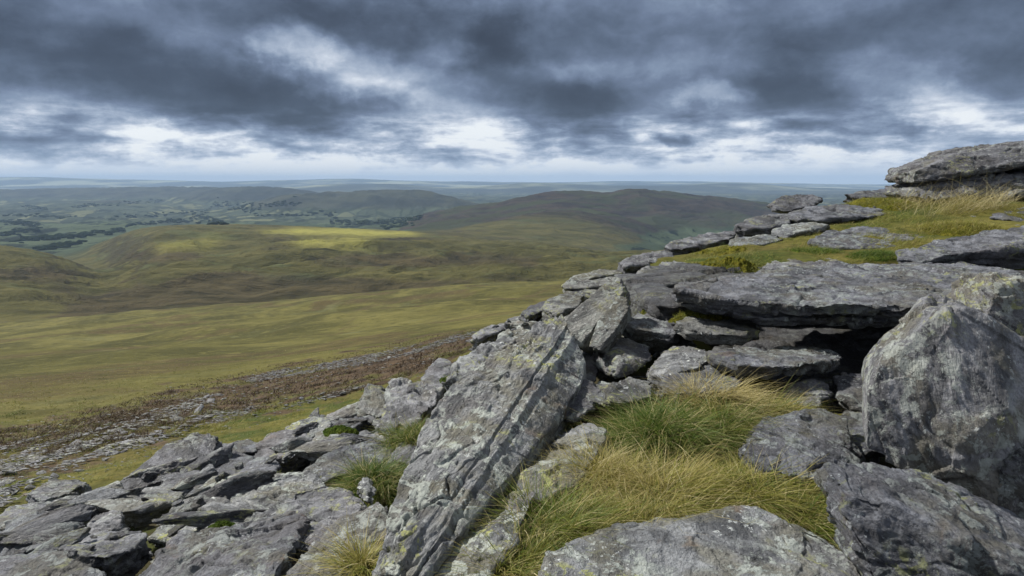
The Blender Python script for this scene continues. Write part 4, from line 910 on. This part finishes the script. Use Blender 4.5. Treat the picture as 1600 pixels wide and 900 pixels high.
# ------------------------------------------------------------------ grass
def mat_blade(name, stops):
    m, w = newmat(name)
    tone = attr(w, 'tone'); t = attr(w, 't')
    c = w.ramp(tone, stops)
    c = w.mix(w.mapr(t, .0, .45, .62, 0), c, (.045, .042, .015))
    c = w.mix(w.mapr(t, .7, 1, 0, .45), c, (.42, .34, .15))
    b = w.node('ShaderNodeBsdfPrincipled', None, Base_Color=c, Roughness=.55, Specular_IOR_Level=.25)
    tr = w.node('ShaderNodeBsdfTranslucent', None, Color=c)
    mx = w.node('ShaderNodeMixShader', None, i0=.28, i1=b.outputs[0], i2=tr.outputs[0])
    w.node('ShaderNodeOutputMaterial', None, Surface=mx.outputs[0]); return m
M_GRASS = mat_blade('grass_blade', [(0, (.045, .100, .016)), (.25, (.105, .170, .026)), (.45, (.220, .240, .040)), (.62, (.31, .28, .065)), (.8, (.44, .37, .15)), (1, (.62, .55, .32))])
def blades(name, root, lean, length, width, tone, parent=None, seg=5, droop=.55, wig=.10, seed=0, up=None, loc=None, mat=None):
    'root (n,3); lean (n,2) sideways tendency; one curved tapering strip each'
    g = np.random.default_rng(seed); n = len(root)
    d0 = np.concatenate([lean, np.ones((n, 1))], 1); d0 /= np.linalg.norm(d0, axis=1)[:, None]
    ts = np.linspace(0, 1, seg + 1)
    side = np.stack([-d0[:, 1], d0[:, 0], np.zeros(n)], 1) + g.normal(0, .6, (n, 3)) * np.array([1, 1, .2]); side /= np.linalg.norm(side, axis=1)[:, None]
    hor = np.concatenate([lean, np.zeros((n, 1))], 1); hl = np.linalg.norm(hor, axis=1)[:, None] + 1e-6; hor = hor / hl
    wv = g.normal(0, wig, (n, 3)); dr = droop * g.uniform(.4, 1.4, (n, 1))
    V_ = np.zeros((n, seg + 1, 2, 3), np.float32); T_ = np.zeros((n, seg + 1, 2), np.float32)
    for i, t in enumerate(ts):
        p = root + length[:, None] * (d0 * t + hor * dr * t * t * .75 + wv * t * t - np.array([0, 0, 1]) * dr * t ** 2.2 * .62)
        wd = (width * (1 - t ** 1.6 * .93))[:, None]
        V_[:, i, 0] = p - side * wd * .5; V_[:, i, 1] = p + side * wd * .5; T_[:, i] = t
    base = (np.arange(n) * (seg + 1) * 2)[:, None] + (np.arange(seg) * 2)[None, :]
    f = np.stack([base, base + 1, base + 3, base + 2], -1).reshape(-1, 4)
    return mesh_np(name, V_.reshape(-1, 3), f, mat or M_GRASS, parent=parent, attrs=dict(tone=np.repeat(np.clip(tone, 0, 1), (seg + 1) * 2), t=T_.ravel()), loc=loc)
def mat_moss(name, a, b, c_):
    m, w = newmat(name); o = w.node('ShaderNodeTexCoord').outputs['Object']
    f = w.noise(o, 60, 5, .75); md = w.noise(o, 6, 5, .6)
    c = w.mix(w.mapr(md, .38, .62), a, b); c = w.mix(w.mapr(f, .4, .62, 0, .8), c, c_)
    c = w.mix(w.mapr(w.noise(o, 3, 4, .6), .58, .68, 0, .6), c, (.16, .12, .04))
    finish(w, c, .95, w.m('ADD', f, w.m('MULTIPLY', w.noise(o, 20, 4, .7), 1.3)), .035, 1, spec=.1); return m
M_SOD = mat_moss('sod', (.045, .040, .014), (.085, .080, .022), (.02, .018, .008))
M_MOSS = mat_moss('moss', (.14, .145, .014), (.27, .24, .030), (.05, .055, .010))
M_MOSSG = mat_moss('green_moss', (.075, .13, .016), (.15, .20, .025), (.035, .055, .010))
def dome(name, rx, ry, h, mat, parent=None, lump=.25, seed=0, n=70, loc=(0, 0, 0)):
    r = np.linspace(0, 1.15, n)[:, None]; a = np.linspace(0, 2 * math.pi, 2 * n, endpoint=False)[None, :]
    x = (rx * r * np.cos(a)).ravel(); y = (ry * r * np.sin(a)).ravel(); rr = np.broadcast_to(r, (n, 2 * n)).ravel()
    z = h * (1 - rr ** 2.2)
    q = np.stack([x, y, z], 1) / max(rx, .05)
    z = z + h * lump * (fbm(q * 2.5 + seed * 7.3, 4, 60 + seed)) + h * .10 * fbm(q * 14 + seed, 3, 70)
    i = np.arange(n - 1)[:, None] * 2 * n; j = np.arange(2 * n)[None, :]; j2 = (j + 1) % (2 * n)
    f = np.stack([i + j, i + 2 * n + j, i + 2 * n + j2, i + j2], -1).reshape(-1, 4)
    o = mesh_np(name, np.stack([x, y, z], 1), f, mat, parent=parent); o.location = loc; return o
WIND = np.array([.30, -.10])
def tussock(label, u, v, D, r, h, n, length, tone, seed, spread=.9, ry=None, tvar=.14, width=.0038, group=None):
    x, y, z = P(u, v, D); ry = ry or r; g = np.random.default_rng(seed)
    e = bpy.data.objects.new('grass_tussock', None); COL.objects.link(e); e.location = (x, y, z - h - .05)
    tag(e, label, 'grass tussock', group)
    dome('sod', r, ry, h, M_SOD, e, .3, seed, 50)
    k = int(n); rr = np.sqrt(g.uniform(0, 1, k)) * 1.05; a = g.uniform(0, 6.283, k)
    # blades come in small tufts
    tc = g.integers(0, max(3, k // 90), k); cr = np.sqrt(g.uniform(0, 1, max(3, k // 90))) ; ca = g.uniform(0, 6.283, len(cr)); ct = g.normal(0, 1, len(cr)); cl = g.uniform(.75, 1.3, len(cr)); cw = g.normal(0, .5, (len(cr), 2))
    px_ = cr[tc] * np.cos(ca[tc]) + g.normal(0, .07, k); py_ = cr[tc] * np.sin(ca[tc]) + g.normal(0, .07, k)
    s_ = g.uniform(0, 1, k) < .35; px_[s_] = (rr * np.cos(a))[s_]; py_[s_] = (rr * np.sin(a))[s_]
    rad = np.hypot(px_, py_)
    zz = h * (1 - np.clip(rad, 0, 1.2) ** 2.2) - .01
    root = np.stack([px_ * r, py_ * ry, zz], 1)
    lean = np.stack([px_, py_], 1) * spread + WIND * g.uniform(.3, 1.6, (k, 1)) + g.normal(0, .30, (k, 2)) + cw[tc]
    ln = length * g.uniform(.45, 1.15, k) * cl[tc]; 
    tn = tone + tvar * ct[tc] * .8 + g.normal(0, tvar * .6, k); dead = g.uniform(0, 1, k) < .15; tn[dead] = g.uniform(.78, 1, dead.sum())
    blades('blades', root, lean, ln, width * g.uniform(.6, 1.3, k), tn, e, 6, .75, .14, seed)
    return e
tussock('tall deep green grass tussock below the projecting dark plate', 1045, 655, 3.45, .40, .32, 18000, .24, .20, 21, tvar=.10)
tussock('olive grass bulge joined to the right side of the deep green tussock', 1130, 655, 3.5, .25, .17, 6000, .24, .32, 22, tvar=.15)
tussock('straw coloured tussock left of centre beside the white blotched slab', 945, 735, 2.98, .25, .17, 9500, .22, .68, 23, tvar=.12)
tussock('golden matted tussock in the middle of the grass patch', 1045, 762, 2.8, .30, .12, 9500, .24, .60, 24, tvar=.16)
tussock('yellow green tussock in front of the low flat slab', 1185, 750, 2.82, .28, .20, 11500, .20, .47, 25, tvar=.14)
tussock('dark olive tussock tucked against the bottom right boulder', 1262, 792, 2.66, .20, .12, 6000, .20, .36, 26, tvar=.14)
tussock('green tussock hanging over the long sloping slab', 862, 810, 2.55, .24, .13, 8500, .22, .33, 27, tvar=.13)
tussock('straw and green tussock at the bottom edge left of the broad rounded slab', 800, 880, 2.27, .17, .12, 6000, .20, .46, 28, tvar=.18)
tussock('fringe of mixed grass along the back of the broad rounded slab', 985, 812, 2.56, .30, .08, 8000, .20, .52, 29, ry=.12, tvar=.16)
tussock('wispy grass clump with pale stalks under the front of the hollow', 1195, 632, 3.75, .20, .08, 2600, .22, .62, 30, tvar=.2)
tussock('wiry brown tuft at the back of the deep green tussock', 1120, 606, 3.8, .18, .07, 1800, .22, .85, 31, tvar=.1)
tussock('small rusty tussock at the bottom edge beside the foot of the great leaning slab', 570, 868, 2.4, .10, .09, 2600, .17, .58, 32, tvar=.12)
tussock('small dark green tussock behind the broad flat slab', 592, 735, 3.95, .20, .13, 4500, .19, .22, 33)
tussock('green grass clump behind the shoulder of the great leaning slab', 648, 672, 4.7, .24, .12, 3800, .18, .30, 34)

def spread_grass(name, label, poly, n, length, tone, seed, width=.004, dmin=5.0, dens=-.2, tv=.14, cat='grass', far=40, mat=None):
    g = np.random.default_rng(seed); pts = np.array(in_poly_pts(poly, n, g)); hh = []
    # uniform in picture area keeps near blades sparse enough and far ones dense enough
    for u, v in pts:
        h = ground_hit(u, v, dmin)
        if h is not None and h[1] < far: hh.append(h)
    hh = np.array(hh); m = fbm(hh * 1.3, 3, seed); hh = hh[m > dens]; k = len(hh)
    tn = tone + .22 * fbm(hh * .8, 3, seed + 1) + g.normal(0, tv, k)
    sc = np.clip(hh[:, 1] / 9, .7, 12)
    lean = WIND * 1.3 + g.normal(0, .45, (k, 2)) + .5 * np.stack([pnoise(hh * 2.2, 5), pnoise(hh * 2.2, 6)], 1)
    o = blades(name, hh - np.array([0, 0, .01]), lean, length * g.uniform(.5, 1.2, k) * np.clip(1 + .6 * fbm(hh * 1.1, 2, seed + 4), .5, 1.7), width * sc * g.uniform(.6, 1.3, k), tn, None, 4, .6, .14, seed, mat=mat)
    return tag(o, label, cat, kind='stuff')
spread_grass('grass', 'wind combed grass on the bank between the table slab and the outcrop', [(1060, 420), (1080, 392), (1200, 352), (1400, 312), (1640, 305), (1640, 372), (1400, 410), (1200, 425)], 20000, .10, .50, 51)
spread_grass('grass', 'green and yellow grass on the slope left of the boulders', [(0, 800), (0, 700), (330, 650), (560, 618), (700, 560), (790, 505), (800, 530), (640, 660), (330, 720), (60, 830)], 30000, .11, .38, 52)
spread_grass('grass', 'short grass and moss between the blocks', [(0, 900), (0, 800), (300, 700), (600, 640), (900, 500), (1050, 460), (1120, 500), (1000, 620), (860, 700), (600, 900)], 16000, .07, .30, 53, dmin=1.8, dens=.08, width=.003)
spread_grass('grass', 'tall dry stalks in front of the big outcrop', [(1390, 330), (1400, 312), (1560, 306), (1600, 310), (1560, 330), (1440, 340)], 1500, .42, .85, 54, dens=-.5, width=.0035)

M_HEATH = mat_blade('heather_twig', [(0, (.024, .016, .011)), (.4, (.066, .044, .029)), (.7, (.115, .080, .050)), (1, (.15, .15, .05))])
spread_grass('heather', 'dark brown heather covering the slope below the crags', [(900, 490), (760, 508), (640, 530), (520, 558), (420, 572), (300, 598), (120, 650), (60, 720), (240, 690), (342, 650), (430, 640), (520, 620), (600, 604), (680, 574), (760, 538), (900, 515)], 30000, .20, .42, 55, far=110, dens=-.12, width=.008, mat=M_HEATH, dmin=9)
spread_grass('heather', 'dark heather strips on the left slope', [(-260, 730), (0, 672), (160, 650), (330, 612), (345, 640), (240, 668), (120, 690), (0, 712), (-260, 790)], 14000, .18, .42, 56, far=110, dens=-.2, width=.008, mat=M_HEATH, dmin=9)
spread_grass('grass', 'rough tussocky grass on the lower slope and near moor', [(0, 700), (0, 560), (400, 520), (860, 480), (860, 500), (600, 560), (420, 640), (330, 690)], 30000, .16, .46, 57, far=170, dens=-.1, width=.006, dmin=12)
def cushion(label, u, v, D, rx, ry, h, mat, seed, cat='moss', grass=0, tone=.45, length=.05):
    x, y, z = P(u, v, D)
    big = rx > .3; h = h * (1.15 if big else 1)
    o = dome('moss_cushion', rx, ry, h, mat, None, .24, seed, 110, (x, y, z - h * (.72 if big else .8))); tag(o, label, cat)
    if grass:
        g = np.random.default_rng(seed); rr = np.sqrt(g.uniform(0, 1, grass)); a = g.uniform(0, 6.283, grass)
        root = np.stack([rr * np.cos(a) * rx, rr * np.sin(a) * ry, h * (1 - rr ** 2.2)], 1)
        blades('blades', root, g.normal(0, .6, (grass, 2)) + WIND, length * g.uniform(.5, 1.2, grass), .004 * g.uniform(.6, 1.4, grass), tone + g.normal(0, .12, grass), o, 3, .5, .1, seed)
    return o
cushion('big yellow green moss bank above the left end of the table slab', 1135, 418, 7.7, .55, .6, .24, M_MOSS, 61, grass=7000, tone=.42)
cushion('low olive moss bulge at the left foot of the big moss bank', 1085, 428, 7.9, .35, .5, .18, M_MOSS, 62, grass=3000, tone=.40)
cushion('upper lobe of yellow moss beneath the low pale stones', 1150, 396, 9.0, .7, .7, .22, M_MOSS, 63, grass=6000, tone=.50)
cushion('green mossy hummock behind the grey peeping stone', 1265, 398, 8.6, .8, .5, .16, M_MOSSG, 64, grass=8000, tone=.25, length=.09)
cushion('bright green mossy hummock left of the blue grey layered slab', 1370, 402, 8.2, .55, .4, .14, M_MOSSG, 65, grass=7000, tone=.18, length=.09)
cushion('golden grassy hummock right of the spreading rock', 1500, 355, 9.6, .8, .6, .16, M_MOSS, 66, grass=7000, tone=.58, length=.10)
cushion('olive hummock left of the foot of the big outcrop', 1375, 318, 12.0, .8, .8, .2, M_MOSS, 67, grass=5000, tone=.50, length=.1)
cushion('small moss pad on the wide lichen covered boulder', 348, 818, 3.02, .075, .05, .03, M_MOSSG, 68)
cushion('moss pad in the notch of the grey hump', 118, 803, 3.72, .12, .08, .07, M_MOSSG, 69, grass=700, tone=.25)
cushion('moss strip below the left end of the table slab', 1095, 490, 5.25, .22, .12, .06, M_MOSS, 70, grass=800, tone=.45)
cushion('olive moss beside the purple brown stone under the table slab', 1030, 480, 5.8, .16, .14, .08, M_MOSS, 71, grass=600, tone=.4)
cushion('moss pad on the stone slope under the twin crags', 530, 668, 5.3, .14, .10, .05, M_MOSSG, 72)
cushion('green moss seam in front of the dark hollow of the left field', 410, 752, 4.0, .35, .10, .07, M_MOSSG, 73, grass=1500, tone=.3)
cushion('green moss against the lone pointed boulder', 705, 592, 6.0, .16, .14, .08, M_MOSSG, 74, grass=500, tone=.3)
cushion('mossy earth between the low flat slab and the upright boulder', 1318, 650, 3.85, .12, .08, .04, M_MOSS, 75)

# ------------------------------------------------------------------ far-off woods and hedgerow trees in the valley
def woods():
    g = np.random.default_rng(91); bm = bmesh.new(); bmesh.ops.create_icosphere(bm, subdivisions=1, radius=1)
    co = np.array([v.co[:] for v in bm.verts]); fi = np.array([[v.index for v in f.verts] for f in bm.faces]); bm.free()
    vv, ff, n0 = [], [], 0
    def add(x, y, r, hgt):
        nonlocal n0
        z = float(ground_z(x, y)); p = co * np.array([r, r, hgt]) * g.uniform(.75, 1.25, (len(co), 1)) + np.array([x, y, z + hgt * .3]); vv.append(p); ff.append(fi + n0); n0 += len(co)
    for u0, v0, u1, v1, n, w_ in [(300, 335, 345, 350, 60, 5), (118, 322, 250, 314, 60, 3), (40, 322, 70, 328, 40, 3), (0, 345, 60, 352, 60, 3), (30, 375, 130, 368, 90, 3), (130, 366, 190, 360, 50, 3),
                              (0, 366, 50, 358, 40, 3), (330, 318, 400, 330, 70, 4), (370, 322, 470, 318, 60, 4), (590, 348, 660, 340, 90, 3), (600, 356, 640, 350, 40, 2), (520, 345, 580, 348, 50, 2),
                              (60, 390, 110, 380, 60, 3), (180, 340, 330, 330, 50, 3), (400, 338, 520, 334, 50, 2), (0, 335, 120, 340, 40, 3), (200, 352, 300, 344, 50, 3), (680, 300, 760, 304, 30, 2)]:
        for _ in range(n):
            t = g.uniform(); h = ground_hit(u0 + (u1 - u0) * t + g.normal(0, 3), v0 + (v1 - v0) * t + g.normal(0, w_ * .5), 3900, 30000)
            if h: add(h[0] + g.normal(0, 20), h[1] + g.normal(0, 60), g.uniform(14, 42), g.uniform(7, 14))
    m, w = newmat('woodland_leaves'); finish(w, w.mix(w.noise(w.node('ShaderNodeTexCoord').outputs['Object'], .02, 3), (.012, .020, .010), (.032, .045, .020)), 1, spec=0)
    tag(mesh_np('woodland', np.concatenate(vv), np.concatenate(ff), m), 'dark far-off woods and hedgerows in the blue valley', 'woodland', kind='stuff')
woods()
